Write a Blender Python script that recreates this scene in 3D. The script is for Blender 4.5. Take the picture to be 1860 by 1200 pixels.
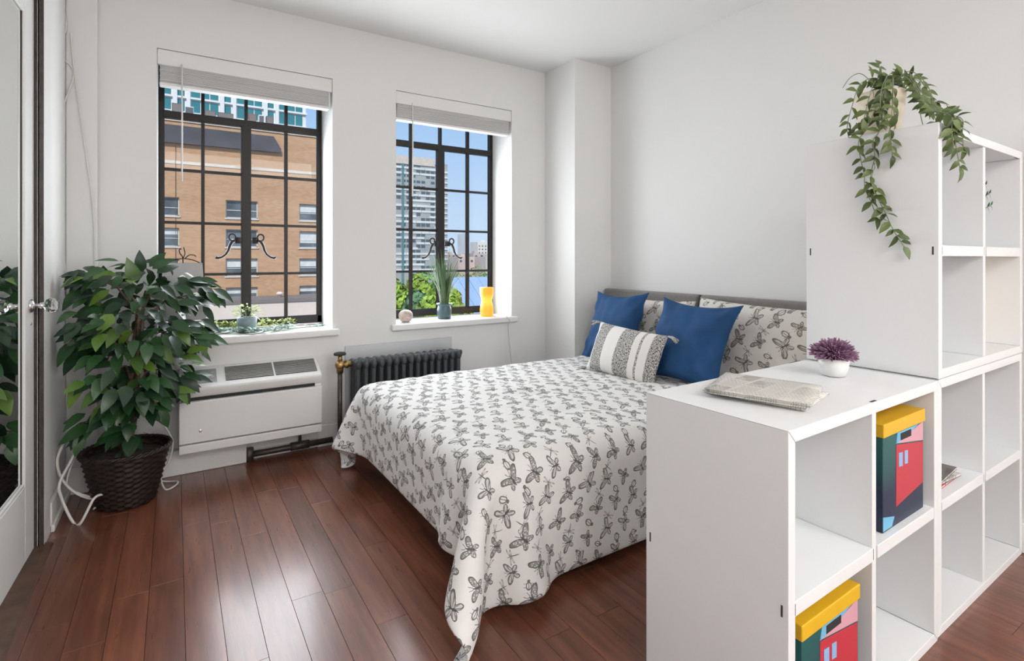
import bpy, bmesh, math, random
import numpy as np
from mathutils import Vector, Matrix, noise as mnoise

random.seed(7)
for o in list(bpy.data.objects):
    bpy.data.objects.remove(o)
SC = bpy.context.scene
COL = SC.collection
PI = math.pi
R = math.radians

# ------------------------------------------------------------------ camera, sky, sun, daylight, exposure
CAM_H = 1.10
FOCAL = 961.0            # pixels in the 1860x1200 frame
YAW = R(32.49)
cam = bpy.data.cameras.new('camera')
cam_o = bpy.data.objects.new('camera', cam)
COL.objects.link(cam_o)
cam.sensor_width = 36.0
cam.lens = FOCAL / 1860 * 36
cam.shift_y = -(600 - 469) / 1860
cam.clip_start = 0.02
cam.clip_end = 3000
cam_o.location = (0, 0, CAM_H)
cam_o.rotation_euler = (PI / 2, 0, -YAW)
SC.camera = cam_o

SC.view_settings.view_transform = 'Standard'
SC.view_settings.look = 'None'
SC.view_settings.gamma = 1
SC.view_settings.use_curve_mapping = False
SC.view_settings.exposure = 0.04

world = bpy.data.worlds.new('sky')
SC.world = world
world.use_nodes = True
wn = world.node_tree
wn.nodes.clear()
w_out = wn.nodes.new('ShaderNodeOutputWorld')
w_bg = wn.nodes.new('ShaderNodeBackground')
w_tc = wn.nodes.new('ShaderNodeTexCoord')
w_sep = wn.nodes.new('ShaderNodeSeparateXYZ')
w_ramp = wn.nodes.new('ShaderNodeValToRGB')
w_ramp.color_ramp.elements[0].position = 0.0
w_ramp.color_ramp.elements[0].color = (0.62, 0.76, 0.95, 1)
w_ramp.color_ramp.elements[1].position = 0.35
w_ramp.color_ramp.elements[1].color = (0.30, 0.54, 0.93, 1)
wn.links.new(w_tc.outputs['Generated'], w_sep.inputs[0])
wn.links.new(w_sep.outputs['Z'], w_ramp.inputs[0])
wn.links.new(w_ramp.outputs[0], w_bg.inputs[0])
w_bg.inputs[1].default_value = 1.0
wn.links.new(w_bg.outputs[0], w_out.inputs[0])

def add_light(name, kind, loc, rot, energy, color=(1, 1, 1), size=None, size_y=None, **kw):
    l = bpy.data.lights.new(name, kind)
    l.energy = energy
    l.color = color
    if size:
        l.size = size
    if size_y:
        l.shape = 'RECTANGLE'
        l.size_y = size_y
    for k, v in kw.items():
        setattr(l, k, v)
    o = bpy.data.objects.new(name, l)
    COL.objects.link(o)
    o.location = loc
    o.rotation_euler = rot
    return o

# sun from behind the house: lights the facades across the street
add_light('sun', 'SUN', (0, -20, 40), (R(48), 0, R(-28)), 3.6, (1.0, 0.95, 0.87), angle=R(0.5))
# daylight entering at the two windows
add_light('daylight_window_1', 'AREA', (0.47, 3.465, 1.27), (R(-90), 0, 0), 15, (0.93, 0.97, 1.0), 0.54, 1.05)
add_light('daylight_window_2', 'AREA', (1.58, 3.465, 1.27), (R(-90), 0, 0), 19, (0.93, 0.97, 1.0), 0.70, 1.05)
# soft fill light added behind the camera (a made-up fixture is built further down)
add_light('fill_area_light', 'AREA', (0.9, -1.7, 2.44), (0, 0, 0), 72, (1.0, 0.985, 0.97), 2.2, 1.6)

# ------------------------------------------------------------------ helpers
def axes():
    f = (math.sin(YAW), math.cos(YAW))
    r = (math.cos(YAW), -math.sin(YAW))
    return f, r

def rho(u):
    a = (u - 930) / FOCAL
    f, r = axes()
    return (f[0] + a * r[0]) / (f[1] + a * r[1])

def P(u, v, Y):
    """world point at depth Y (metres towards the window wall) seen in direction (u, v)"""
    a = (u - 930) / FOCAL
    f, r = axes()
    d = Y / (f[1] + a * r[1])
    return Vector((d * (f[0] + a * r[0]), Y, CAM_H - (v - 469) / FOCAL * d))

def lab(o, label=None, cat=None, group=None, kind=None):
    if label: o['label'] = label
    if cat: o['category'] = cat
    if group: o['group'] = group
    if kind: o['kind'] = kind
    return o

def empty(name, loc=(0, 0, 0), rotz=0.0, rot=None):
    o = bpy.data.objects.new(name, None)
    COL.objects.link(o)
    o.empty_display_size = 0.05
    o.location = loc
    o.rotation_euler = rot if rot else (0, 0, rotz)
    return o

class MB:
    """collects geometry for ONE mesh"""
    def __init__(s):
        s.v = []
        s.f = []
    def add(s, verts, faces, m=None):
        n = len(s.v)
        s.v += [tuple(m @ Vector(p)) if m is not None else tuple(p) for p in verts]
        s.f += [tuple(i + n for i in f) for f in faces]
        return s
    def box(s, x0, x1, y0, y1, z0, z1, m=None):
        return s.add([(x0, y0, z0), (x1, y0, z0), (x1, y1, z0), (x0, y1, z0), (x0, y0, z1), (x1, y0, z1), (x1, y1, z1), (x0, y1, z1)],
                     [(0, 3, 2, 1), (4, 5, 6, 7), (0, 1, 5, 4), (1, 2, 6, 5), (2, 3, 7, 6), (3, 0, 4, 7)], m)
    def prism(s, poly, y0, y1, axis='y', m=None):
        """poly: (a, b) points; extruded along axis"""
        n = len(poly)
        def pt(a, b, c):
            return {'y': (a, c, b), 'x': (c, a, b), 'z': (a, b, c)}[axis]
        vs = [pt(a, b, y0) for a, b in poly] + [pt(a, b, y1) for a, b in poly]
        fs = [tuple(range(n)), tuple(range(2 * n - 1, n - 1, -1))]
        fs += [(i, n + i, n + (i + 1) % n, (i + 1) % n) for i in range(n)]
        return s.add(vs, fs, m)
    def lathe(s, prof, n=24, m=None, capb=True, capt=True):
        vs = []
        for r, z in prof:
            for k in range(n):
                a = 2 * PI * k / n
                vs.append((r * math.cos(a), r * math.sin(a), z))
        fs = []
        for i in range(len(prof) - 1):
            for k in range(n):
                k2 = (k + 1) % n
                fs.append((i * n + k, i * n + k2, (i + 1) * n + k2, (i + 1) * n + k))
        if capb: fs.append(tuple(range(n - 1, -1, -1)))
        if capt: fs.append(tuple((len(prof) - 1) * n + k for k in range(n)))
        return s.add(vs, fs, m)
    def tube(s, pts, r, n=8, m=None):
        pts = [Vector(p) for p in pts]
        rs = r if isinstance(r, (list, tuple)) else [r] * len(pts)
        t0 = (pts[1] - pts[0]).normalized()
        up = Vector((0, 0, 1)) if abs(t0.z) < .9 else Vector((1, 0, 0))
        nrm = t0.cross(up).normalized()
        vs = []
        for i, p in enumerate(pts):
            t = (pts[min(i + 1, len(pts) - 1)] - pts[max(i - 1, 0)])
            t = t.normalized() if t.length > 1e-9 else t0
            nrm = (nrm - t * nrm.dot(t))
            nrm = nrm.normalized() if nrm.length > 1e-6 else t.orthogonal().normalized()
            b = t.cross(nrm)
            for k in range(n):
                a = 2 * PI * k / n
                vs.append(p + (nrm * math.cos(a) + b * math.sin(a)) * rs[i])
        fs = []
        for i in range(len(pts) - 1):
            for k in range(n):
                k2 = (k + 1) % n
                fs.append((i * n + k, i * n + k2, (i + 1) * n + k2, (i + 1) * n + k))
        fs.append(tuple(range(n - 1, -1, -1)))
        fs.append(tuple((len(pts) - 1) * n + k for k in range(n)))
        return s.add(vs, fs, m)
    def cyl(s, p0, p1, r, n=12):
        return s.tube([p0, p1], r, n)
    def ball(s, c, r, nu=14, nv=9, m=None):
        rx, ry, rz = r if isinstance(r, (list, tuple)) else (r, r, r)
        vs = [(c[0], c[1], c[2] - rz)]
        for i in range(1, nv):
            a = -PI / 2 + PI * i / nv
            for k in range(nu):
                b = 2 * PI * k / nu
                vs.append((c[0] + rx * math.cos(a) * math.cos(b), c[1] + ry * math.cos(a) * math.sin(b), c[2] + rz * math.sin(a)))
        vs.append((c[0], c[1], c[2] + rz))
        fs = [(0, 1 + (k + 1) % nu, 1 + k) for k in range(nu)]
        for i in range(nv - 2):
            for k in range(nu):
                k2 = (k + 1) % nu
                fs.append((1 + i * nu + k, 1 + i * nu + k2, 1 + (i + 1) * nu + k2, 1 + (i + 1) * nu + k))
        last = len(vs) - 1
        b0 = 1 + (nv - 2) * nu
        fs += [(b0 + k, b0 + (k + 1) % nu, last) for k in range(nu)]
        return s.add(vs, fs, m)
    def mesh(s, name, mat=None, smooth=False):
        me = bpy.data.meshes.new(name)
        me.from_pydata(s.v, [], s.f)
        bm = bmesh.new(); bm.from_mesh(me)
        bmesh.ops.recalc_face_normals(bm, faces=bm.faces)
        bm.to_mesh(me); bm.free()
        if mat: me.materials.append(mat)
        if smooth:
            for p in me.polygons: p.use_smooth = True
        me.update()
        return me
    def build(s, name, mat, parent=None, smooth=False, bevel=0, world=True, segs=2):
        """world: vertices are in world space (the parent's plain offset is undone)"""
        return put(name, s.mesh(name, mat, smooth), parent, bevel, world, smooth, segs)

def put(name, me, parent=None, bevel=0, world=True, smooth=False, segs=2):
    o = bpy.data.objects.new(name, me)
    COL.objects.link(o)
    if parent:
        o.parent = parent
        if world:
            off = Vector(parent.location)
            if parent.parent: off += Vector(parent.parent.location)
            o.location = -off
    if bevel:
        b = o.modifiers.new('bevel', 'BEVEL')
        b.width = bevel; b.segments = segs; b.limit_method = 'ANGLE'; b.angle_limit = R(40)
        for p in me.polygons: p.use_smooth = True
        wn_ = o.modifiers.new('normals', 'WEIGHTED_NORMAL'); wn_.keep_sharp = True
    elif smooth and smooth != 'all':
        pass
    return o

# ------------------------------------------------------------------ node maths helper
class V:
    """socket wrapper with operators -> Math nodes"""
    nt = None
    def __init__(s, sock): s.s = sock
    @staticmethod
    def op(kind, *args, clamp=False):
        n = V.nt.nodes.new('ShaderNodeMath'); n.operation = kind; n.use_clamp = clamp
        for i, a in enumerate(args):
            if isinstance(a, V): V.nt.links.new(a.s, n.inputs[i])
            else: n.inputs[i].default_value = a
        return V(n.outputs[0])
    def __add__(s, o): return V.op('ADD', s, o)
    def __radd__(s, o): return V.op('ADD', o, s)
    def __sub__(s, o): return V.op('SUBTRACT', s, o)
    def __rsub__(s, o): return V.op('SUBTRACT', o, s)
    def __mul__(s, o): return V.op('MULTIPLY', s, o)
    def __rmul__(s, o): return V.op('MULTIPLY', o, s)
    def __truediv__(s, o): return V.op('DIVIDE', s, o)
def vmin(a, b): return V.op('MINIMUM', a, b)
def vmax(a, b): return V.op('MAXIMUM', a, b)
def vabs(a): return V.op('ABSOLUTE', a)
def vlt(a, b): return V.op('LESS_THAN', a, b)
def vgt(a, b): return V.op('GREATER_THAN', a, b)
def vhyp(a, b): return V.op('SQRT', a * a + b * b)
def vsin(a): return V.op('SINE', a)
def vcos(a): return V.op('COSINE', a)
def vfloor(a): return V.op('FLOOR', a)
def vfract(a): return V.op('FRACT', a)

def new_mat(name):
    m = bpy.data.materials.new(name)
    m.use_nodes = True
    nt = m.node_tree
    bs = nt.nodes['Principled BSDF']
    V.nt = nt
    return m, nt, bs

def tcoord(nt, kind='Object'):
    return nt.nodes.new('ShaderNodeTexCoord').outputs[kind]

def mapping(nt, sock, scale=(1, 1, 1), loc=(0, 0, 0)):
    n = nt.nodes.new('ShaderNodeMapping')
    n.inputs['Scale'].default_value = scale
    n.inputs['Location'].default_value = loc
    nt.links.new(sock, n.inputs['Vector'])
    return n.outputs[0]

def noise_tex(nt, vec, scale, detail=3, rough=.5):
    n = nt.nodes.new('ShaderNodeTexNoise')
    n.inputs['Scale'].default_value = scale
    n.inputs['Detail'].default_value = detail
    n.inputs['Roughness'].default_value = rough
    if vec is not None: nt.links.new(vec, n.inputs['Vector'])
    return n.outputs['Fac']

def ramp(nt, fac, stops):
    n = nt.nodes.new('ShaderNodeValToRGB')
    cr = n.color_ramp
    while len(cr.elements) < len(stops): cr.elements.new(0.5)
    for e, (p, c) in zip(cr.elements, stops):
        e.position = p
        e.color = (c[0], c[1], c[2], 1)
    nt.links.new(fac.s if isinstance(fac, V) else fac, n.inputs[0])
    return n.outputs[0]

def mixc(nt, fac, a, b, mode='MIX'):
    n = nt.nodes.new('ShaderNodeMix'); n.data_type = 'RGBA'; n.blend_type = mode
    for sock, val in ((n.inputs[0], fac), (n.inputs[6], a), (n.inputs[7], b)):
        if isinstance(val, V): nt.links.new(val.s, sock)
        elif isinstance(val, (tuple, list)): sock.default_value = (val[0], val[1], val[2], 1)
        elif isinstance(val, (int, float)): sock.default_value = val
        else: nt.links.new(val, sock)
    return n.outputs[2]

def bump(nt, bs, height, strength=.2, dist=.01):
    n = nt.nodes.new('ShaderNodeBump')
    n.inputs['Strength'].default_value = strength
    n.inputs['Distance'].default_value = dist
    nt.links.new(height.s if isinstance(height, V) else height, n.inputs['Height'])
    nt.links.new(n.outputs[0], bs.inputs['Normal'])

def sc3(c, k): return tuple(min(1, x * k) for x in c)

def M(name, col, rough=.5, metal=0., var=.06, scale=12, bmp=0., bscale=150, bdist=.002, coat=0., spec=None, stretch=(1, 1, 1), rnd=0., trans=0., sheen=0.):
    m, nt, bs = new_mat(name)
    vec = mapping(nt, tcoord(nt), stretch)
    f = noise_tex(nt, vec, scale)
    c = ramp(nt, f, [(.3, sc3(col, 1 - var)), (.7, sc3(col, 1 + var))])
    if rnd:
        oi = nt.nodes.new('ShaderNodeObjectInfo')
        hs = nt.nodes.new('ShaderNodeHueSaturation')
        nt.links.new(c, hs.inputs['Color'])
        k = V(oi.outputs['Random']) * (2 * rnd) + (1 - rnd)
        nt.links.new(k.s, hs.inputs['Value'])
        h = V(oi.outputs['Random']) * .04 + .48
        nt.links.new(h.s, hs.inputs['Hue'])
        c = hs.outputs[0]
    nt.links.new(c, bs.inputs['Base Color'])
    bs.inputs['Roughness'].default_value = rough
    bs.inputs['Metallic'].default_value = metal
    bs.inputs['Coat Weight'].default_value = coat
    if spec is not None: bs.inputs['Specular IOR Level'].default_value = spec
    if trans:
        bs.inputs['Transmission Weight'].default_value = trans
    if sheen:
        bs.inputs['Sheen Weight'].default_value = sheen
    if bmp:
        bump(nt, bs, noise_tex(nt, vec, bscale, 2), bmp, bdist)
    return m

def emit_mat(name, stops, strength):
    """glowing plastic; stops along the object's height (generated z)"""
    m, nt, bs = new_mat(name)
    sep = nt.nodes.new('ShaderNodeSeparateXYZ')
    nt.links.new(tcoord(nt, 'Generated'), sep.inputs[0])
    c = ramp(nt, sep.outputs['Z'], stops)
    nt.links.new(mixc(nt, .65, c, (.05, .03, .02)), bs.inputs['Base Color'])
    nt.links.new(c, bs.inputs['Emission Color'])
    bs.inputs['Emission Strength'].default_value = strength
    bs.inputs['Roughness'].default_value = .4
    return m

def leaf_mat(name, c1, c2, rough=.35, young=None):
    m, nt, bs = new_mat(name)
    oi = nt.nodes.new('ShaderNodeObjectInfo')
    f = V(oi.outputs['Random'])
    stops = [(0, c1), (.75, c2)]
    if young: stops = [(0, c1), (.55, c2), (.8, c2), (.93, young)]
    c = ramp(nt, f, stops)
    vec = tcoord(nt)
    n = noise_tex(nt, vec, 60, 2)
    c = mixc(nt, V(n) * .35, c, c1)
    nt.links.new(c, bs.inputs['Base Color'])
    bs.inputs['Roughness'].default_value = rough
    bs.inputs['Subsurface Weight'].default_value = 0
    bump(nt, bs, n, .1, .001)
    return m

def shader_glass(name):
    m, nt, bs = new_mat(name)
    nt.nodes.remove(bs)
    out = [n for n in nt.nodes if n.type == 'OUTPUT_MATERIAL'][0]
    tr = nt.nodes.new('ShaderNodeBsdfTransparent')
    tr.inputs[0].default_value = (.97, .985, .98, 1)
    gl = nt.nodes.new('ShaderNodeBsdfGlossy')
    gl.inputs['Roughness'].default_value = .02
    fr = nt.nodes.new('ShaderNodeFresnel'); fr.inputs[0].default_value = 1.25
    mx = nt.nodes.new('ShaderNodeMixShader')
    nt.links.new(fr.outputs[0], mx.inputs[0])
    nt.links.new(tr.outputs[0], mx.inputs[1]); nt.links.new(gl.outputs[0], mx.inputs[2])
    nt.links.new(mx.outputs[0], out.inputs[0])
    return m

# ------------------------------------------------------------------ insect print (butterflies, beetles, dragonflies)
def insect_fabric(name, cloth=(.80, .79, .77), ink=(.05, .047, .042), cell=.087, seed=0., turn=1.3):
    m, nt, bs = new_mat(name)
    sep = nt.nodes.new('ShaderNodeSeparateXYZ')
    uvn = nt.nodes.new('ShaderNodeUVMap'); uvn.uv_map = 'flat'
    nt.links.new(uvn.outputs[0], sep.inputs[0])
    px = V(sep.outputs['X']); py = V(sep.outputs['Y'])
    # a little hand-drawn wobble
    nz = nt.nodes.new('ShaderNodeTexNoise'); nz.inputs['Scale'].default_value = 45; nz.inputs['Detail'].default_value = 1
    nt.links.new(uvn.outputs[0], nz.inputs['Vector'])
    wob = (V(nz.outputs['Fac']) - .5) * .006
    px = px + wob; py = py + wob

    def layer(cellsize, ox, oy, sd):
        gy = py / cellsize + oy
        row = vfloor(gy)
        gx = px / cellsize + ox + .5 * V.op('MODULO', row + 100., 2.)
        colu = vfloor(gx)
        lx = gx - colu - .5; ly = gy - row - .5
        cmb = nt.nodes.new('ShaderNodeCombineXYZ')
        nt.links.new(colu.s, cmb.inputs[0]); nt.links.new(row.s, cmb.inputs[1]); cmb.inputs[2].default_value = sd
        wn_ = nt.nodes.new('ShaderNodeTexWhiteNoise'); wn_.noise_dimensions = '3D'
        nt.links.new(cmb.outputs[0], wn_.inputs['Vector'])
        sc = nt.nodes.new('ShaderNodeSeparateColor')
        nt.links.new(wn_.outputs['Color'], sc.inputs[0])
        return lx, ly, V(wn_.outputs['Value']), V(sc.outputs[0]), V(sc.outputs[1]), V(sc.outputs[2])

    def rot(x, y, a):
        c = vcos(a); s = vsin(a)
        return x * c + y * s, y * c - x * s

    def ell(x, y, cx, cy, rx, ry, ang):
        dx = x - cx; dy = y - cy
        c, s = math.cos(ang), math.sin(ang)
        ex = (dx * c + dy * s) / rx
        ey = (dy * c - dx * s) / ry
        return vhyp(ex, ey)

    # --- large layer: butterflies / moths
    lx, ly, r0, r1, r2, r3 = layer(cell, .13 + seed, .37, 3.1 + seed)
    lx = lx - (r1 - .5) * .12; ly = ly - (r2 - .5) * .12
    x, y = rot(lx, ly, (r3 - .5) * 1.9 + turn)
    s = 1.0 + (r0 - .5) * .30
    x = vabs(x / s); y = y / s
    big = vgt(r1, .5)
    k1 = .16 + big * .06                      # species differ in wing length
    up = ell(x, y, .225, .155, k1 + .02, .105, .50)
    up2 = ell(x, y, .12, .06, .13, .085, .5)
    lo = ell(x, y, .125, -.12, .12 + big * .02, .085, -.85)
    wing = vmin(vmin(up, up2), lo)
    body = ell(x, y, 0., .0, .028, .2, 0.)
    inside = vlt(wing, 1.)
    edge = vlt(vabs(wing - .90), .12)
    # veins: radial lines from the body and rows of spots
    ang = V.op('ARCTAN2', y - .02, x + .02)
    rad = vhyp(x, y)
    veins = vgt(vsin(ang * 15. + r2 * 6.), .35) * vgt(rad, .07)
    vo = nt.nodes.new('ShaderNodeTexVoronoi'); vo.feature = 'DISTANCE_TO_EDGE'; vo.inputs['Scale'].default_value = 1.
    cmb2 = nt.nodes.new('ShaderNodeCombineXYZ')
    nt.links.new((x * 13.).s, cmb2.inputs[0]); nt.links.new((y * 13.).s, cmb2.inputs[1]); nt.links.new((r0 * 40.).s, cmb2.inputs[2])
    nt.links.new(cmb2.outputs[0], vo.inputs['Vector'])
    cells = vlt(V(vo.outputs['Distance']), .15)
    pick = vgt(r2, .5)
    fill = inside * (pick * veins + (1. - pick) * cells)
    tip = inside * vgt(wing, .62) * vgt(y + x, .33) * .8
    ant = vlt(vabs(x - .035 - (y - .18) * .35), .012) * vgt(y, .17) * vlt(y, .32)
    ink1 = vmin(vmax(vmax(edge * .95, vmax(fill * .78, inside * .22)), vmax(vmax(tip, vlt(body, 1.)), ant * .8)), 1.)
    ink1 = ink1 * vlt(rad, .52)
    # --- small layer: beetles and dragonflies between them
    bx_, by_, q0, q1, q2, q3 = layer(cell, .63 + seed, .87, 9.7 + seed)
    bx_ = bx_ - (q1 - .5) * .1; by_ = by_ - (q2 - .5) * .1
    x2, y2 = rot(bx_, by_, q3 * 6.28)
    x2 = vabs(x2)
    sb = 1. + q0 * .5
    be = ell(x2 / sb, y2 / sb, 0., -.02, .095, .14, 0.)
    hd = ell(x2 / sb, y2 / sb, 0., .14, .05, .045, 0.)
    beetle = vmax(vlt(vabs(be - .86), .16), vmax(vlt(hd, 1.), vlt(be, 1.) * vlt(x2, .012)))
    legs = vlt(vabs(V.op('FRACT', y2 * 9.) - .5), .09) * vlt(x2, .18) * vlt(vabs(y2), .14) * vgt(be, 1.)
    beetle = vmax(beetle, legs * .7)
    dr_b = ell(x2, y2, 0., -.05, .018, .24, 0.)
    dr_w = ell(x2, y2, .15, .08, .15, .026, .18)
    dr_w2 = ell(x2, y2, .13, .0, .13, .024, -.2)
    dw = vmin(dr_w, dr_w2)
    dragon = vmax(vlt(dr_b, 1.), vlt(vabs(dw - .75), .25) * .85)
    isd = vgt(q1, .72)
    has = vlt(q2, .9)
    ink2 = (isd * dragon + (1. - isd) * beetle) * has * .9
    # keep the small ones out of the big ones
    ink2 = ink2 * vgt(wing, 1.06)
    inkv = vmin(vmax(ink1, ink2), 1.)
    weave = noise_tex(nt, tcoord(nt, 'UV'), 350, 2)
    c = mixc(nt, inkv * .92, mixc(nt, V(weave) * .25, cloth, sc3(cloth, .86)), ink)
    nt.links.new(c, bs.inputs['Base Color'])
    bs.inputs['Roughness'].default_value = .85
    bs.inputs['Specular IOR Level'].default_value = .2
    bs.inputs['Sheen Weight'].default_value = .1
    w2 = noise_tex(nt, uvn.outputs[0], 22, 3)
    bump(nt, bs, w2, .35, .008)
    return m

# ------------------------------------------------------------------ materials
def wall_mat(name, col):
    return M(name, col, .75, var=.012, scale=1.2, bmp=.02, bscale=90, bdist=.001, spec=.25)
m_wall = wall_mat('white_wall_paint', (.80, .80, .79))
m_ceil = wall_mat('white_ceiling_paint', (.83, .83, .82))
m_trim = M('white_gloss_trim', (.80, .80, .79), .35, var=.02, scale=3)
m_sill = M('white_sill_paint', (.84, .84, .84), .3, var=.02, scale=3)
m_steel = M('dark_bronze_steel_frame', (.013, .011, .0105), .42, var=.25, scale=9, spec=.4)
m_glass = shader_glass('window_glass')
m_cardboard = M('white_coated_cardboard', (.79, .80, .805), .42, var=.012, scale=3, spec=.35)
m_slot = M('dark_slot', (.03, .03, .03), .7)
m_blind = M('white_blind_slats', (.74, .74, .73), .5, var=.03, scale=6)
m_white_plastic = M('white_plastic', (.78, .78, .77), .4, var=.01)
m_grey_grille = M('grey_grille', (.24, .235, .225), .5)
m_dark = M('black_recess', (.02, .02, .02), .7)
m_iron = M('dark_cast_iron_paint', (.055, .062, .070), .42, var=.15, scale=30, bmp=.1, bscale=60)
m_brass = M('aged_brass', (.50, .33, .14), .38, 1.0, var=.25, scale=40)
m_pipe = M('dark_pipe', (.10, .085, .075), .45, .6, var=.3, scale=30)
m_headboard = M('taupe_grey_upholstery', (.215, .20, .19), .85, var=.06, scale=40, bmp=.15, bscale=500, sheen=.2)
m_blue = M('deep_blue_cotton', (.008, .064, .185), .8, var=.12, scale=9, bmp=.25, bscale=14, bdist=.01)
m_basket = M('dark_wicker', (.017, .009, .007), .5, var=.4, scale=60, bmp=.3, bscale=120)
m_soil = M('brown_bark_chips', (.045, .030, .024), .9, var=.4, scale=50, bmp=.8, bscale=60, bdist=.01)
m_bark = M('grey_brown_bark', (.13, .085, .06), .8, var=.3, scale=40, bmp=.3)
m_cable = M('white_cable', (.74, .73, .70), .45)
m_mirror = M('mirror_silver', (.90, .93, .92), .012, 1.0, var=.0)
m_clear = M('clear_cut_glass', (.95, .97, .97), .03, trans=1.0, var=0)
m_chrome = M('worn_chrome', (.72, .72, .72), .2, 1.0)
m_jamb = M('dark_brown_lacquer', (.055, .042, .038), .25, var=.3, scale=20)
m_thresh = M('brown_wood_threshold', (.10, .055, .035), .5, var=.3, scale=14)
m_ficus = leaf_mat('ficus_leaf', (.008, .030, .014), (.034, .105, .030), .33, (.15, .27, .04))
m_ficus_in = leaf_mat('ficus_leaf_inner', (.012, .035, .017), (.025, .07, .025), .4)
m_vine = leaf_mat('vine_leaf', (.040, .070, .012), (.125, .175, .045), .42)
m_vine_stem = M('vine_stem', (.20, .25, .15), .6)
m_grass = leaf_mat('grass_blade', (.035, .085, .025), (.13, .21, .09), .5)
m_cream_pot = M('cream_ceramic', (.80, .70, .56), .45)
m_white_pot = M('white_ceramic', (.80, .80, .79), .3)
m_teal_pot = M('slate_teal_glaze', (.055, .105, .12), .3, var=.12)
m_grey_pot = M('blue_grey_ceramic', (.20, .27, .29), .5, var=.2, scale=20)
m_purple = M('mauve_foliage', (.30, .155, .26), .75, var=.5, scale=60)
m_garland = M('pale_green_garland', (.34, .46, .40), .6, var=.45, scale=25)
m_garland_y = M('yellow_green_leaves', (.26, .33, .06), .6, var=.45, scale=25)
m_butterfly = insect_fabric('insect_print_duvet')
m_butterfly_p = insect_fabric('insect_print_pillow', cloth=(.76, .73, .68), ink=(.10, .085, .06), cell=.112, seed=.31, turn=1.5)
m_boxspring = M('pale_grey_divan_fabric', (.60, .60, .60), .9, var=.04, scale=60)

# wood planks
def plank_mat():
    m, nt, bs = new_mat('reddish_brown_laminate')
    oi = nt.nodes.new('ShaderNodeObjectInfo')
    tc = tcoord(nt)
    va = nt.nodes.new('ShaderNodeVectorMath'); va.operation = 'ADD'
    cm = nt.nodes.new('ShaderNodeCombineXYZ')
    k = V(oi.outputs['Random']) * 37.
    for i in range(3): nt.links.new(k.s, cm.inputs[i])
    nt.links.new(tc, va.inputs[0]); nt.links.new(cm.outputs[0], va.inputs[1])
    g = noise_tex(nt, mapping(nt, va.outputs[0], (16, 1.3, 1)), 2.2, 6, .6)
    g2 = noise_tex(nt, mapping(nt, va.outputs[0], (60, 3, 1)), 3, 3)
    c = ramp(nt, g, [(.25, (.085, .026, .014)), (.5, (.165, .056, .030)), (.78, (.26, .095, .050))])
    c = mixc(nt, V(g2) * .35, c, (.095, .032, .02))
    hs = nt.nodes.new('ShaderNodeHueSaturation')
    nt.links.new(c, hs.inputs['Color'])
    val = V(oi.outputs['Random']) * .32 + .92
    nt.links.new(val.s, hs.inputs['Value'])
    nt.links.new(hs.outputs[0], bs.inputs['Base Color'])
    rg = V(g2) * .08 + .25
    nt.links.new(rg.s, bs.inputs['Roughness'])
    bs.inputs['Specular IOR Level'].default_value = .5
    bs.inputs['Coat Weight'].default_value = .4
    bs.inputs['Coat Roughness'].default_value = .16
    bump(nt, bs, g2, .05, .001)
    return m
m_plank = plank_mat()
m_subfloor = M('dark_subfloor', (.05, .02, .014), .5)

# ------------------------------------------------------------------ room shell
XL, XR, YB, YF, ZC = -.43, 2.683, 3.22, -3.2, 2.49
WIN = [(-.077, .788), (1.180, 2.048)]      # window openings along x
WZ0, WZ1 = .672, 2.165
YG = 3.49                                    # plane of the steel frames
YO = 3.56                                    # outer face of the wall

fl = MB().box(XL - .9, XR + .1, YF - .1, YB, -.20, -.012).build('floor', m_subfloor)
lab(fl, 'dark reddish-brown laminate plank floor', None, None, 'structure')
# planks run towards the window wall
rng = random.Random(3)
PWD = .097
x = XL - .03
prow = 0
while x < XR:
    y = -1.2 + rng.random() * .9 - .9
    x1 = min(x + PWD, XR - .001)
    while y < YB:
        L = .92
        y0, y1 = max(y, -1.2), min(y + L, YB - .001)
        if y1 - y0 > .03:
            cx, cy = (x + x1) / 2, (y0 + y1) / 2
            hx, hy, g = (x1 - x) / 2, (y1 - y0) / 2, .0004
            mb = MB()
            b_ = .0004
            mb.add([(-hx + g, -hy + g, -.012), (hx - g, -hy + g, -.012), (hx - g, hy - g, -.012), (-hx + g, hy - g, -.012),
                    (-hx + g, -hy + g, -.0008), (hx - g, -hy + g, -.0008), (hx - g, hy - g, -.0008), (-hx + g, hy - g, -.0008),
                    (-hx + g + b_, -hy + g + b_, 0), (hx - g - b_, -hy + g + b_, 0), (hx - g - b_, hy - g - b_, 0), (-hx + g + b_, hy - g - b_, 0)],
                   [(0, 1, 5, 4), (1, 2, 6, 5), (2, 3, 7, 6), (3, 0, 4, 7), (4, 5, 9, 8), (5, 6, 10, 9), (6, 7, 11, 10), (7, 4, 8, 11), (8, 9, 10, 11)])
            o = mb.build('plank', m_plank, fl, world=False)
            o.location = (cx, cy, 0)
        y += L
    x += PWD
    prow += 1
# rest of the studio floor behind the camera
MB().box(XL - .03, XR - .001, YF, -1.2, -.012, 0).build('plank', m_plank, fl)

lab(MB().box(XL - .9, XR + .1, YF - .1, YO, ZC, ZC + .12).build('ceiling', m_ceil), 'plain white ceiling', None, None, 'structure')

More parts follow.
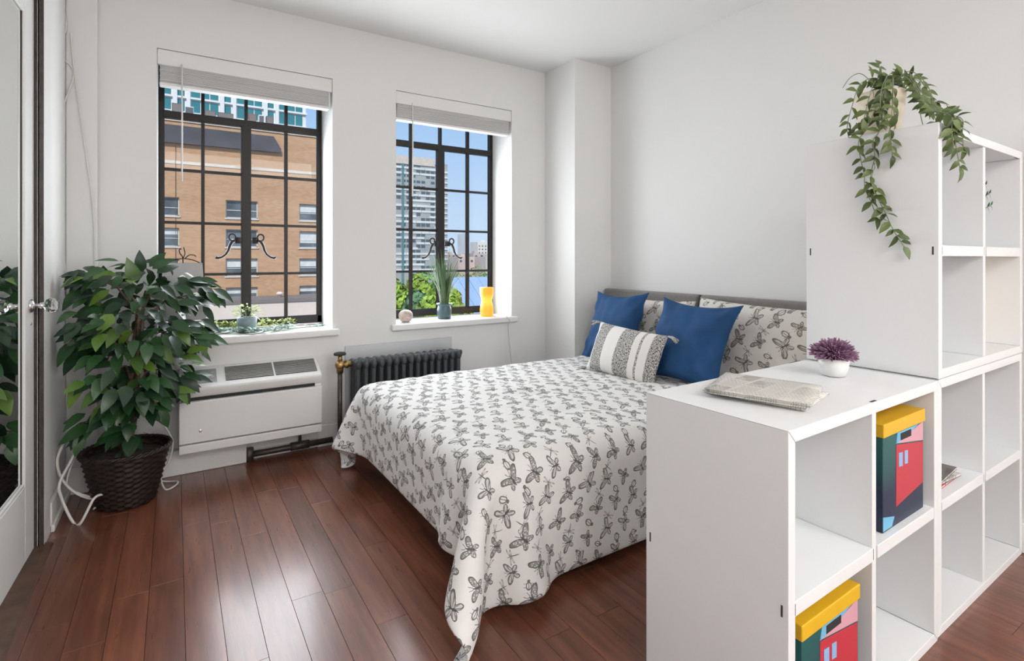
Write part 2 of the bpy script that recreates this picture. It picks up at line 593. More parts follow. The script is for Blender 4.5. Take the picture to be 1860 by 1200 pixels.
# window wall, thick enough to show the reveals
wb = MB()
xs = [XL - .15, WIN[0][0], WIN[0][1], WIN[1][0], WIN[1][1], XR + .1]
wb.box(xs[0], xs[1], YB, YO, -.2, ZC)
wb.box(xs[2], xs[3], YB, YO, -.2, ZC)
wb.box(xs[4], xs[5], YB, YO, -.2, ZC)
for a, b in WIN:
    wb.box(a, b, YB, YO, -.2, WZ0 - .03)
    wb.box(a, b, YB, YO, WZ1, ZC)
lab(wb.build('wall_back', m_wall), 'white wall with two deep window openings', None, None, 'structure')
lab(MB().box(XR, XR + .1, YF, YO, -.2, ZC).build('wall_right', m_wall), 'white wall behind the headboard', None, None, 'structure')
lab(MB().box(XL - .9, XR + .1, YF - .1, YF, -.2, ZC).build('wall_front', m_wall), 'white wall', None, None, 'structure')
# left wall with the opening of the mirrored door
DY0, DY1, DZ = 1.85, 2.652, 2.13
wl = MB()
wl.box(XL - .15, XL, YF, DY0, -.2, ZC)
wl.box(XL - .15, XL, DY1, YB, -.2, ZC)
wl.box(XL - .15, XL, DY0, DY1, DZ, ZC)
wl.box(XL - .9, XL - .8, YF, YB, -.2, ZC)     # back of the closet
lab(wl.build('wall_left', m_wall), 'white wall with mirrored closet door', None, None, 'structure')
lab(MB().box(2.345, XR, 2.87, YB, 0, ZC).build('wall_corner', m_wall), 'white boxed pillar in the room corner', None, None, 'structure')
# corner chase with a narrow bright edge beside the left window
lab(MB().box(XL, -.312, YB - .035, YB, 0, ZC).build('trim_3', m_wall, bevel=.008), 'white boxed pipe chase in the corner', None, None, 'structure')

# baseboards
def baseboard(name, poly_segments, txt):
    mb = MB()
    for seg in poly_segments: mb.box(*seg)
    return lab(mb.build(name, m_trim, bevel=.004), txt, None, None, 'structure')
baseboard('baseboard_left', [(XL, XL + .014, DY1 + .13, YB - .035, 0, .12), (XL, XL + .022, DY1 + .13, YB - .035, 0, .03), (XL, XL + .02, YF, DY0 - .1, 0, .12)], 'white moulded baseboard')
baseboard('baseboard_back', [(XL, .325, YB - .05, YB - .036, 0, .125), (-.312, .325, YB - .04, YB, 0, .125), (.325, .83, YB - .012, YB, .05, .125), (.70, 2.345, YB - .016, YB, .0, .125)], 'white baseboard below the windows')
baseboard('baseboard_right', [(XR - .016, XR, YF, 2.87, 0, .11)], 'white baseboard of the headboard wall')

# ------------------------------------------------------------------ steel casement windows
m_steel2 = m_steel
def steel_window(name, x0, x1, txt):
    w = empty(name, ((x0 + x1) / 2, YG, WZ0))
    lab(w, txt, None, None, 'structure')
    ya, yb = YG, YG + .035
    zt = WZ1 - .005
    zb = WZ0 + .022
    fr = MB()
    fr.box(x0, x0 + .028, ya, yb, zb, zt)
    fr.box(x1 - .028, x1, ya, yb, zb, zt)
    fr.box(x0, x1, ya, yb, zb, zb + .048)
    fr.box(x0, x1, ya, yb, zt - .03, zt)
    fr.build('window_frame', m_steel, w, bevel=.003)
    xc = (x0 + x1) / 2
    ztr = 1.897
    MB().box(x0 + .02, x1 - .02, ya - .006, yb, ztr - .02, ztr + .02).build('transom', m_steel, w, bevel=.003)
    mu = MB().box(xc - .026, xc + .026, ya - .012, yb, zb + .04, ztr - .015)
    mu.build('mullion', m_steel, w, bevel=.004)
    rows = [1.008, 1.30, 1.595]
    cols = [x0 + .211, x1 - .211]
    for z in rows:
        MB().box(x0 + .02, x1 - .02, ya + .002, yb - .006, z - .0075, z + .0075).build('glazing_bar', m_steel, w)
    for cxx in cols:
        MB().box(cxx - .0085, cxx + .0085, ya, yb - .004, zb + .04, zt - .02).build('glazing_bar', m_steel, w)
    MB().box(xc - .0085, xc + .0085, ya, yb - .004, ztr + .015, zt - .02).build('glazing_bar', m_steel, w)
    xe = [x0 + .024, cols[0], xc, cols[1], x1 - .024]
    ze = [zb + .045] + rows + [ztr] + [zt - .025]
    for i in range(4):
        for j in range(5):
            MB().box(xe[i], xe[i + 1], ya + .016, ya + .020, ze[j], ze[j + 1]).build('pane', m_glass, w)
    # lever handles either side of the mullion
    for sgn in (-1, 1):
        h = MB()
        hz = 1.205
        hx = xc + sgn * .03
        h.box(min(hx, hx + sgn * .03), max(hx, hx + sgn * .03), ya - .03, ya - .008, hz - .018, hz + .018)
        ring = [(xc + sgn * (.075 + .018 * math.cos(t)), ya - .024, hz + .018 + .02 * math.sin(t)) for t in np.linspace(0, 2 * PI, 13)]
        h.tube(ring, .006, 6)
        lev = [(.06, .0), (.075, -.005), (.088, -.03), (.095, -.058), (.108, -.082), (.128, -.098), (.148, -.104), (.158, -.098)]
        h.tube([(xc + sgn * a, ya - .026, hz + b) for a, b in lev], [.010, .011, .009, .008, .007, .007, .009, .008], 8)
        h.build('window_handle', m_steel, w, smooth=True)
    # sill board with rounded nosing
    sl = MB()
    sl.box(x0 + .001, x1 - .001, YB - .02, YG + .03, WZ0 - .028, WZ0 + .012)
    sl.box(x0 - .035, x1 + .035, YB - .035, YB - .001, WZ0 - .028, WZ0 + .012)
    sl.build('window_sill', m_sill, w, bevel=.008)
    return w
steel_window('window_1', WIN[0][0], WIN[0][1], 'black steel casement window facing the brick building')
steel_window('window_2', WIN[1][0], WIN[1][1], 'black steel casement window facing the grey tower and trees')
SILL = WZ0 + .012

# ------------------------------------------------------------------ blinds
def blind(x0, x1, txt, wand_x):
    b = empty('window_blind', ((x0 + x1) / 2, YB, 1.985))
    lab(b, txt, 'blind', 'raised window blinds')
    MB().box(x0 + .0015, x1 - .0015, YB + .004, YB + .018, 2.085, 2.163).build('valance', m_trim, b, bevel=.002)
    MB().box(x0 + .006, x1 - .006, YB + .022, YB + .062, 2.115, 2.16).build('headrail', m_white_plastic, b)
    n = 17
    rr = random.Random(int(x0 * 100) + 5)
    for i in range(n):
        z = 2.003 + i * .0056
        dy = rr.uniform(-.002, .002)
        dx = rr.uniform(-.002, .002)
        MB().box(x0 + .012 + dx, x1 - .016 + dx, YB + .014 + dy, YB + .064 + dy, z, z + .0034).build('slat', m_blind, b)
    MB().box(x0 + .010, x1 - .014, YB + .012, YB + .066, 1.984, 2.001).build('bottom_rail', m_white_plastic, b, bevel=.004)
    wd = MB().tube([(wand_x, YB - .003, 2.10), (wand_x + .001, YB - .006, 1.80), (wand_x, YB - .004, 1.50)], .0042, 6)
    wd.build('tilt_wand', m_white_plastic, b, smooth=True)
blind(WIN[0][0], WIN[0][1], 'raised white slat blind above the window facing the brick building', .030)
blind(WIN[1][0], WIN[1][1], 'raised white slat blind above the window facing the grey tower', 1.29)

# ------------------------------------------------------------------ mirrored closet door, jamb, threshold
TH = R(-2.0)
DW = .786
hinge = (-.447 + DW * math.sin(TH), 2.642 - DW * math.cos(TH), 0)
door = empty('door_1', hinge, TH)
lab(door, 'white closet door with a full length mirror and glass knob, slightly ajar', None, None, 'structure')
def lbox(name, mat, *b, bevel=0, par=None):
    return MB().box(*b).build(name, mat, par or door, bevel=bevel, world=False)
mz0, mz1, my0, my1 = .285, 1.99, .13, DW - .114
lbox('stile', m_trim, -.036, 0, my1, DW, .012, 2.11, bevel=.003)
lbox('stile', m_trim, -.036, 0, 0, my0, .012, 2.11, bevel=.003)
lbox('rail', m_trim, -.036, -.0004, my0, my1, .012, mz0, bevel=.003)
lbox('rail', m_trim, -.036, -.0004, my0, my1, mz1, 2.11, bevel=.003)
mir = lbox('mirror', m_mirror, -.022, -.010, my0, my1, mz0, mz1)
for (a, b, c, d) in ((my1 - .006, my1, mz0, mz1), (my0, my0 + .012, mz0, mz1), (my0, my1, mz0, mz0 + .012), (my0, my1, mz1 - .012, mz1)):
    lbox('mirror_bead', m_trim, -.010, -.002, a, b, c, d, bevel=.003)
lbox('mirror_seal', m_dark, -.0101, -.0085, my1 - .011, my1 - .006, mz0 + .012, mz1 - .012)
# knob with rosette
kn_y, kn_z = DW - .052, .925
MX = Matrix.Translation((0, kn_y, kn_z)) @ Matrix.Rotation(PI / 2, 4, 'Y')
MB().lathe([(.024, 0), (.026, .003), (.018, .010), (.010, .014)], 20, MX).build('rosette', m_chrome, door, smooth=True, world=False)
MB().lathe([(.008, .012), (.008, .026), (.013, .030), (.013, .036), (.009, .040)], 14, MX).build('knob_shank', m_chrome, door, smooth=True, world=False)
MB().lathe([(.009, .039), (.022, .046), (.029, .058), (.029, .064), (.022, .076), (.012, .082)], 10, MX).build('door_knob', m_clear, door, world=False)
MB().lathe([(.006, 0), (.007, .002), (.0045, .004)], 12, Matrix.Translation((0, kn_y, kn_z - .065)) @ Matrix.Rotation(PI / 2, 4, 'Y')).build('keyhole_cover', m_chrome, door, world=False)

jm = empty('trim_1', (XL, DY1, 0))
lab(jm, 'white door casing with dark lacquered edge', None, None, 'structure')
MB().box(XL, XL + .010, DY1, DY1 + .12, 0, 2.2).build('casing', m_trim, jm, bevel=.003)
MB().box(XL, XL + .010, DY0 - .1, DY0 - .003, 0, 2.2).build('casing', m_trim, jm, bevel=.003)
MB().box(XL, XL + .010, DY0 - .003, DY1, DZ, DZ + .1).build('casing', m_trim, jm, bevel=.003)
for a, b, dy in ((-.470, -.4395, .0), (-.4390, -.4325, .004), (-.4320, -.4205, -.002)):
    MB().box(a, b, DY1 - .004 + dy, DY1 + .001 + .004, 0.004, DZ).build('jamb_strip', m_jamb, jm, bevel=.001)
lab(MB().prism([(-.47, .0), (-.395, .0), (-.40, .008), (-.415, .012), (-.47, .012)], DY0, DY1 + .02).build('trim_2', m_thresh), 'worn brown wooden threshold of the closet door', None, None, 'structure')

# ------------------------------------------------------------------ air conditioner
AX0, AX1, AY0 = .016, .689, 3.05
ac = empty('air_conditioner', ((AX0 + AX1) / 2, 3.13, .138))
lab(ac, 'white wall air conditioner with sloped grilles below the window', 'air conditioner')
# body with sloped top (profile in y-z), left and right end
prof = [(YB - .001, .14), (AY0 + .02, .14), (AY0 + .02, .405), (AY0 + .004, .418), (AY0 - .004, .445), (AY0, .457), (YB - .02, .532), (YB - .001, .532)]
MB().prism(prof, AX0, AX1, 'x').build('body', m_white_plastic, ac, bevel=.004)
MB().box(AX0 - .001, AX1 + .001, AY0 - .006, AY0 + .022, .187, .392).build('front_panel', m_white_plastic, ac, bevel=.006)
MB().box(AX0 + .01, AX1 - .035, AY0 + .012, AY0 + .021, .394, .409).build('air_slot', m_dark, ac)
MB().box(AX0 - .001, AX1 + .001, AY0 - .004, AY0 + .022, .138, .181).build('base_strip', m_white_plastic, ac, bevel=.005)
# sloped top frame: local coords s (0 front..1 back)
def ac_top(xa, xb, sa, sb, h=0.0):
    """box lying on the slope"""
    y0, z0, y1, z1 = AY0, .457, YB - .02, .532
    L = math.hypot(y1 - y0, z1 - z0); ty, tz = (y1 - y0) / L, (z1 - z0) / L
    ny, nz = -tz, ty
    def q(x, s, n): return (x, y0 + ty * s * L + ny * n, z0 + tz * s * L + nz * n)
    return [q(xa, sa, -.004), q(xb, sa, -.004), q(xb, sb, -.004), q(xa, sb, -.004), q(xa, sa, h), q(xb, sa, h), q(xb, sb, h), q(xa, sb, h)]
BF = [(0, 3, 2, 1), (4, 5, 6, 7), (0, 1, 5, 4), (1, 2, 6, 5), (2, 3, 7, 6), (3, 0, 4, 7)]
MB().add(ac_top(AX0 + .025, AX0 + .165, .2, .86, .0012), BF).build('control_panel', M('grey_control_panel', (.33, .34, .35), .4), ac)
MB().add(ac_top(AX0 + .045, AX0 + .085, .5, .8, .0025), BF).build('display', M('blue_display', (.05, .12, .5), .2), ac)
for i in range(3):
    for j in range(2):
        MB().add(ac_top(AX0 + .10 + i * .02, AX0 + .112 + i * .02, .4 + j * .22, .48 + j * .22, .003), BF).build('button', M('button_grey', (.5, .5, .5), .5), ac)
for xa, xb in ((AX0 + .205, AX0 + .432), (AX0 + .442, AX1 - .018)):
    g = MB().add(ac_top(xa, xb, .2, .9, .0006), BF).build('grille', m_dark, ac)
    for k in range(9):
        s0 = .215 + k * .076
        MB().add(ac_top(xa, xb, s0, s0 + .045, .005), BF).build('louver', m_grey_grille, g)
MB().ball((AX0 + .09, AY0 - .006, .245), (.007, .002, .009), 10, 6).build('badge', m_chrome, ac, smooth=True)

# dark heating pipe run on the floor below the unit
pp = MB()
pp.tube([(.35, YB - .03, .035), (.50, YB - .03, .035), (.78, YB - .03, .037)], .016, 10)
pp.tube([(.34, YB - .03, .0), (.34, YB - .03, .07)], .022, 10)
pp.tube([(.60, YB - .03, .037), (.60, YB - .03, .13)], .008, 8)
pp.tube([(.55, YB - .03, .037), (.65, YB - .03, .037)], .023, 10)
lab(pp.build('heating_pipe', m_pipe, smooth=True), 'dark heating pipe on the floor below the air conditioner', 'pipe')

# ------------------------------------------------------------------ radiator
RX0, RX1, RY0, RY1 = .865, 1.555, 3.03, 3.165
rad = empty('radiator', ((RX0 + RX1) / 2, 3.10, 0))
lab(rad, 'dark grey cast iron column radiator below the window facing the tower', 'radiator')
NS = 15
pitch = (RX1 - RX0) / NS
sm = MB()
hw = pitch * .5
for cy in (-.052, 0, .052):
    prof_pts = [(0, cy, z) for z in (.05, .08, .12, .30, .44, .475, .495)]
    sm.tube(prof_pts, [.016, .0165, .0145, .0145, .0145, .0175, .010], 10)
for z, hh in ((.072, .020), (.478, .022)):
    sm.tube([(-hw * .98, 0, z), (hw * .98, 0, z)], hh, 10)
    sm.tube([(0, -.064, z), (0, .064, z)], [hh * .9, hh * .9], 10)
sm.ball((0, -.060, .478), (.018, .020, .030), 10, 8)
sec = sm.mesh('radiator_section', m_iron, True)
for i in range(NS):
    o = put('radiator_section', sec, rad, world=False)
    o.location = (RX0 + pitch * (i + .5) - rad.location.x, 0, 0.01 if i else 0.01)
for i in (0, NS - 1):
    xx = RX0 + pitch * (i + .5)
    for cy in (-.05, .05):
        MB().tube([(xx, 3.10 + cy, 0), (xx, 3.10 + cy, .07)], [.02, .014], 8).build('foot', m_iron, rad, smooth=True)
MB().tube([(RX1, 3.10, .488), (RX1 + .025, 3.10, .488)], [.014, .016], 10).build('end_plug', m_iron, rad, smooth=True)
# valve and supply pipe
vx = .800
vv = MB()
vv.tube([(vx, 3.10, .440), (vx, 3.10, .505)], [.018, .021], 12)
vv.ball((vx, 3.10, .487), .028, 12, 8)
vv.tube([(vx, 3.10, .488), (RX0 + .01, 3.10, .488)], [.016, .018], 10)
vv.tube([(vx + .028, 3.10, .488), (vx + .045, 3.10, .488)], .025, 6)
vv.tube([(vx, 3.10, .505), (vx, 3.10, .545)], [.014, .011], 10)
valve = vv.build('valve', m_brass, rad, smooth=True)
hv = MB().lathe([(.012, 0), (.034, .004), (.036, .012), (.030, .018), (.012, .020)], 12, Matrix.Translation((vx, 3.10, .540)))
hv.build('valve_handle', m_dark, valve, smooth=True)
MB().tube([(vx, 3.10, 0), (vx, 3.10, .445)], .013, 10).build('supply_pipe', m_pipe, rad, smooth=True)
MB().lathe([(.03, 0), (.03, .006), (.016, .012)], 14, Matrix.Translation((vx, 3.10, 0))).build('pipe_collar', m_pipe, rad, smooth=True)
sh = MB().box(.86, 1.565, YB - .012, YB - .002, .02, .572)
lab(sh.build('reflector_panel', M('brushed_pale_metal_sheet', (.62, .64, .66), .35, .15, var=.04, scale=2)), 'pale grey metal heat shield on the wall behind the radiator', 'heat shield')

# ------------------------------------------------------------------ bed
BX0, BX1, BY0, BY1, BZ = .79, 2.595, 1.42, 2.75, .435
bed = empty('bed', ((BX0 + BX1) / 2, (BY0 + BY1) / 2, 0))
lab(bed, 'double bed with pale divan base and grey upholstered headboard', 'bed')
MB().box(BX0 + .20, BX1, BY0 + .02, BY1 - .02, .025, .22).build('divan_base', m_boxspring, bed, bevel=.012)
MB().box(BX0 + .012, BX1, BY0 + .012, BY1 - .012, .221, BZ - .012).build('mattress', m_boxspring, bed, bevel=.05, segs=4)
for lx_ in (BX0 + .30, BX1 - .1):
    for ly_ in (BY0 + .1, BY1 - .1):
        MB().lathe([(.03, 0), (.03, .028)], 12, Matrix.Translation((lx_, ly_, 0))).build('leg', m_dark, bed)
for ya, yb_ in ((2.045, 2.862), (1.225, 2.035)):
    MB().box(2.602, 2.662, ya, yb_, .02, .885).build('headboard_panel', m_headboard, bed, bevel=.018, segs=3)
MB().box(2.625, 2.655, 2.020, 2.062, .02, .883).build('headboard_post', M('dark_metal_post', (.06, .055, .05), .5), bed, bevel=.003)

# ---- duvet: a cloth draped over the bed (position based dynamics)
def drape():
    h = .03
    fx = .270
    x0, x1 = BX0 - fx, 2.50
    y0, y1 = BY0 - .345, BY1 + .322
    nx, ny = int((x1 - x0) / h) + 1, int((y1 - y0) / h) + 1
    gx, gy = np.meshgrid(np.linspace(x0, x1, nx), np.linspace(y0, y1, ny), indexing='ij')
    hx, hy = (x1 - x0) / (nx - 1), (y1 - y0) / (ny - 1)
    rs = np.random.RandomState(5)
    p = np.stack([gx, gy, np.full_like(gx, BZ + .025) + rs.rand(nx, ny) * .006], -1)
    uv = np.stack([gx - x0, gy - y0], -1)
    # uneven hem: the cloth lies slightly askew
    p[..., 1] += .012 * np.sin(gx * 2.2) - .012
    v = np.zeros_like(p)
    pin = np.zeros((nx, ny), bool)
    pin[-6:, :] = (gy[-6:, :] > BY0 + .05) & (gy[-6:, :] < BY1 - .05)
    w = np.where(pin, 0., 1.)[..., None]
    cons = []
    slack = (1 + .006 * np.clip((BX0 + .06 - gx[:, :1]) / .2, 0, 1))[..., None]     # gathers at the foot hem
    def C(a, b, L, k):
        cons.append((a, b, L, k))
    S = slice
    for par in (0, 1):
        n_ = (nx - 1 - par) // 2
        C((S(par, par + 2 * n_, 2), S(None)), (S(par + 1, par + 2 * n_, 2), S(None)), hx, 1.)
        n_ = (ny - 1 - par) // 2
        C((S(None), S(par, par + 2 * n_, 2)), (S(None), S(par + 1, par + 2 * n_, 2)), hy * slack, 1.)
    dg = math.hypot(hx, hy)
    for par in (0, 1):
        n_ = (nx - 1 - par) // 2
        C((S(par, par + 2 * n_, 2), S(0, -1)), (S(par + 1, par + 2 * n_, 2), S(1, None)), dg, .5)
        C((S(par, par + 2 * n_, 2), S(1, None)), (S(par + 1, par + 2 * n_, 2), S(0, -1)), dg, .5)
    bx = np.arange(nx - 2); by = np.arange(ny - 2)
    for grp in ((0, 1), (2, 3)):
        i = bx[np.isin(bx % 4, grp)]
        C((i, S(None)), (i + 2, S(None)), 2 * hx, .35)
        j = by[np.isin(by % 4, grp)]
        C((S(None), j), (S(None), j + 2), 2 * hy, .35)
    r = .055
    cen = np.array([(BX0 + BX1 + .5) / 2, (BY0 + BY1) / 2, (BZ - 2) / 2])
    half = np.array([(BX1 + .5 - BX0) / 2, (BY1 - BY0) / 2, (BZ + 2) / 2]) - r
    dt = .018
    for step in range(260):
        v[..., 2] -= 1.5 * dt
        v *= .992 if step < 170 else .97
        q = p + v * dt * w
        for it in range(10):
            for a, b, L, k in cons:
                pa, pb = q[a], q[b]
                d = pb - pa
                ln = np.sqrt((d * d).sum(-1, keepdims=True)) + 1e-9
                wa, wb_ = w[a], w[b]
                corr = d * (k * (ln - L) / ln / np.maximum(wa + wb_, 1e-6))
                q[a] = pa + corr * wa
                q[b] = pb - corr * wb_
            # bed
            l = q - cen
            s = np.abs(l) - half
            mx = np.maximum(s, 0)
            ln = np.sqrt((mx * mx).sum(-1))
            dist = ln - r + np.minimum(s.max(-1), 0)
            hit = dist < .008
            nrm = mx / np.maximum(ln, 1e-6)[..., None] * np.sign(l)
            ins = ln < 1e-6
            if ins.any():
                ax = s.argmax(-1)
                e = np.eye(3)[ax] * np.sign(l)
                nrm = np.where(ins[..., None], e, nrm)
            q += np.where(hit[..., None], nrm * (.008 - dist)[..., None], 0) * w
            if it == 9:
                fr = (hit & (nrm[..., 2] > .6))[..., None]
                q[..., :2] = np.where(fr, q[..., :2] * .4 + p[..., :2] * .6, q[..., :2])
            q[..., 2] = np.maximum(q[..., 2], .006)
        fl_ = q[..., 2] < .008
        q[..., :2] = np.where(fl_[..., None], q[..., :2] * .3 + p[..., :2] * .7, q[..., :2])
        v = (q - p) / dt
        p = q
    return p, uv, nx, ny

pts, uvs, nx, ny = drape()
# gentle rumples over the top
wr = np.random.RandomState(2)
for k in range(26):
    ang = wr.uniform(-.6, .6) + (0 if k % 2 else 1.2)
    fr = wr.uniform(18, 60); ph = wr.uniform(0, 6.3)
    env = np.exp(-(((pts[..., 0] - wr.uniform(.8, 2.3)) / .4) ** 2 + ((pts[..., 1] - wr.uniform(1.4, 2.8)) / .35) ** 2))
    top = np.clip((pts[..., 2] - BZ + .05) / .05, 0, 1)
    pts[..., 2] += .0026 * top * env * (1 + np.sin(fr * (np.cos(ang) * pts[..., 0] + np.sin(ang) * pts[..., 1]) + ph))
me = bpy.data.meshes.new('duvet')
idx = np.arange(nx * ny).reshape(nx, ny)
faces = [(int(idx[i, j]), int(idx[i + 1, j]), int(idx[i + 1, j + 1]), int(idx[i, j + 1])) for i in range(nx - 1) for j in range(ny - 1)]
me.from_pydata([tuple(map(float, q)) for q in pts.reshape(-1, 3)], [], faces)
ul = me.uv_layers.new(name='flat')
uvf = uvs.reshape(-1, 2)
for lp in me.loops:
    ul.data[lp.index].uv = uvf[lp.vertex_index]
for p_ in me.polygons: p_.use_smooth = True
me.materials.append(m_butterfly)
duvet = put('duvet', me)
sd = duvet.modifiers.new('thick', 'SOLIDIFY'); sd.thickness = .010; sd.offset = 1
ss = duvet.modifiers.new('smooth', 'SUBSURF'); ss.levels = 1; ss.render_levels = 1
lab(duvet, 'white duvet printed with black butterflies and beetles draped over the bed', 'duvet')

# ---- pillows
def cushion_mesh(name, w, h, t, mat, n=26, seed=1, ear=.10, wr=.010, p=2.3):
    rr = random.Random(seed)
    ox = rr.uniform(0, 50)
    vs, fs, uvl = [], [], []
    def grid(sgn):
        base = len(vs)
        for i in range(n + 1):
            for j in range(n + 1):
                a, b = -1 + 2 * i / n, -1 + 2 * j / n
                # edges bow inwards, corners stay out
                kx = 1 - ear * (1 - abs(b) ** 2.2) * abs(a) ** 3
                ky = 1 - ear * (1 - abs(a) ** 2.2) * abs(b) ** 3
                x_, y_ = a * w / 2 * kx, b * h / 2 * ky
                th = t / 2 * ((1 - abs(a) ** p) * (1 - abs(b) ** p)) ** .55
                nz = mnoise.noise(Vector((x_ * 7 + ox, y_ * 7, sgn))) + .5 * mnoise.noise(Vector((x_ * 17 + ox, y_ * 17, sgn)))
                cr = math.sin((abs(a) - abs(b)) * 9 + ox) * (abs(a) * abs(b)) ** 1.2
                z_ = sgn * (th + wr * (nz * .8 + cr * .6) * min(1, th / (t * .2)) + .0015)
                vs.append((x_, y_, z_)); uvl.append((x_ + w / 2, y_ + h / 2 + (0 if sgn > 0 else 3)))
        for i in range(n):
            for j in range(n):
                q = base + i * (n + 1) + j
                f = (q, q + n + 1, q + n + 2, q + 1)
                fs.append(f if sgn > 0 else f[::-1])
        return base
    b0 = grid(1); b1 = grid(-1)
    ring = [(i, 0) for i in range(n)] + [(n, j) for j in range(n)] + [(i, n) for i in range(n, 0, -1)] + [(0, j) for j in range(n, 0, -1)]
    for k in range(len(ring)):
        i, j = ring[k]; i2, j2 = ring[(k + 1) % len(ring)]
        A, B = i * (n + 1) + j, i2 * (n + 1) + j2
        fs.append((b0 + B, b0 + A, b1 + A, b1 + B))
    me = bpy.data.meshes.new(name)
    me.from_pydata(vs, [], fs)
    ul = me.uv_layers.new(name='flat')
    for lp in me.loops: ul.data[lp.index].uv = uvl[lp.vertex_index]
    for q in me.polygons: q.use_smooth = True
    me.materials.append(mat)
    return me

def stand(yc, xb, zb, xt, zt, roll=0., yaw=0.):
    """matrix for a cushion leaning with its face to -x: bottom centre (xb, zb), top centre (xt, zt)"""
    up = Vector((xt - xb, 0, zt - zb)).normalized()
    side = Vector((0, -1, 0))
    nrm = side.cross(up).normalized()
    m3 = Matrix((side, up, nrm)).transposed().to_4x4()
    c = Vector(((xb + xt) / 2, yc, (zb + zt) / 2))
    return Matrix.Translation(c) @ Matrix.Rotation(yaw, 4, 'Z') @ m3 @ Matrix.Rotation(roll, 4, 'Z')

def cushion(name, me, mtx, label, cat, group=None):
    o = put(name, me); o.matrix_world = mtx
    lab(o, label, cat, group)
    return o
BT = .452
cushion('pillow', cushion_mesh('pillow', .68, .44, .14, m_butterfly_p, seed=3, ear=.05, wr=.016), stand(1.655, 2.42, BT + .005, 2.545, BT + .40, R(-2)), 'insect print pillow leaning beside the blue cushion nearest the white shelf', 'pillow', 'insect print bed pillows')
cushion('pillow', cushion_mesh('pillow', .66, .42, .13, m_butterfly_p, seed=8, ear=.05), stand(2.345, 2.44, BT + .005, 2.545, BT + .375, R(1)), 'insect print pillow half hidden behind the blue cushion nearest the pillar', 'pillow', 'insect print bed pillows')
cushion('throw_cushion', cushion_mesh('throw_cushion', .48, .47, .135, m_blue, seed=11, ear=.15, wr=.028), stand(2.475, 2.255, BT + .004, 2.41, BT + .425, R(2), R(-3)), 'plain deep blue square cushion nearest the corner pillar', 'cushion', 'blue throw cushions')
cushion('throw_cushion', cushion_mesh('throw_cushion', .48, .47, .135, m_blue, seed=17, ear=.15, wr=.030), stand(1.835, 2.165, BT + .004, 2.36, BT + .415, R(-2), R(5)), 'plain deep blue square cushion in front of the insect print pillow beside the shelf', 'cushion', 'blue throw cushions')

# striped lumbar cushion
def stripe_mat():
    m, nt, bs = new_mat('woven_stripes')
    sep = nt.nodes.new('ShaderNodeSeparateXYZ')
    uvn = nt.nodes.new('ShaderNodeUVMap'); uvn.uv_map = 'flat'
    nt.links.new(uvn.outputs[0], sep.inputs[0])
    x_ = V(sep.outputs['X'])
    n1 = noise_tex(nt, mapping(nt, uvn.outputs[0], (130, 380, 1)), 1, 1)
    n2 = noise_tex(nt, mapping(nt, uvn.outputs[0], (380, 110, 1)), 1, 1)
    weave = vgt(V(n1) + V(n2), .98)
    dark = mixc(nt, weave, (.055, .055, .06), (.62, .60, .57))
    white = (.82, .80, .77)
    def band(a, b): return vgt(x_, a) * vlt(x_, b)
    msk = band(.035, .125) + band(.215, .315) + band(.352, .365) + band(.41, .60)
    c = mixc(nt, V.op('MINIMUM', msk, 1.), white, dark)
    nt.links.new(c, bs.inputs['Base Color'])
    bs.inputs['Roughness'].default_value = .95
    bump(nt, bs, n1, .4, .003)
    return m
m_stripe = stripe_mat()
lum = empty('lumbar_cushion')
lm = stand(2.105, 2.02, BT + .004, 2.125, BT + .262, R(-4), R(7))
lum.matrix_world = lm
lab(lum, 'small grey and white striped woven cushion with corner tassels', 'cushion')
put('cover', cushion_mesh('cover', .47, .28, .13, m_stripe, seed=23, ear=.05, wr=.006), lum, world=False)
m_tass = M('tassel_yarn', (.42, .41, .39), .95, var=.6, scale=120)
for sx in (-1, 1):
    for sy in (-1, 1):
        tm = MB()
        rr = random.Random(sx * 3 + sy)
        ux, uy = sx * .232, sy * .136
        for k in range(16):
            a = rr.uniform(-.7, .7)
            dx, dy = sx * math.cos(a) * .06, sy * .5 * .02 - .018 * rr.random() + math.sin(a) * .02
            tm.tube([(ux, uy, rr.uniform(-.005, .005)), (ux + dx * .5, uy + dy * .4, rr.uniform(-.012, .012)), (ux + dx, uy + dy - .012, rr.uniform(-.014, .014))], .0036, 5)
        tm.build('tassel', m_tass, lum, smooth=True, world=False)

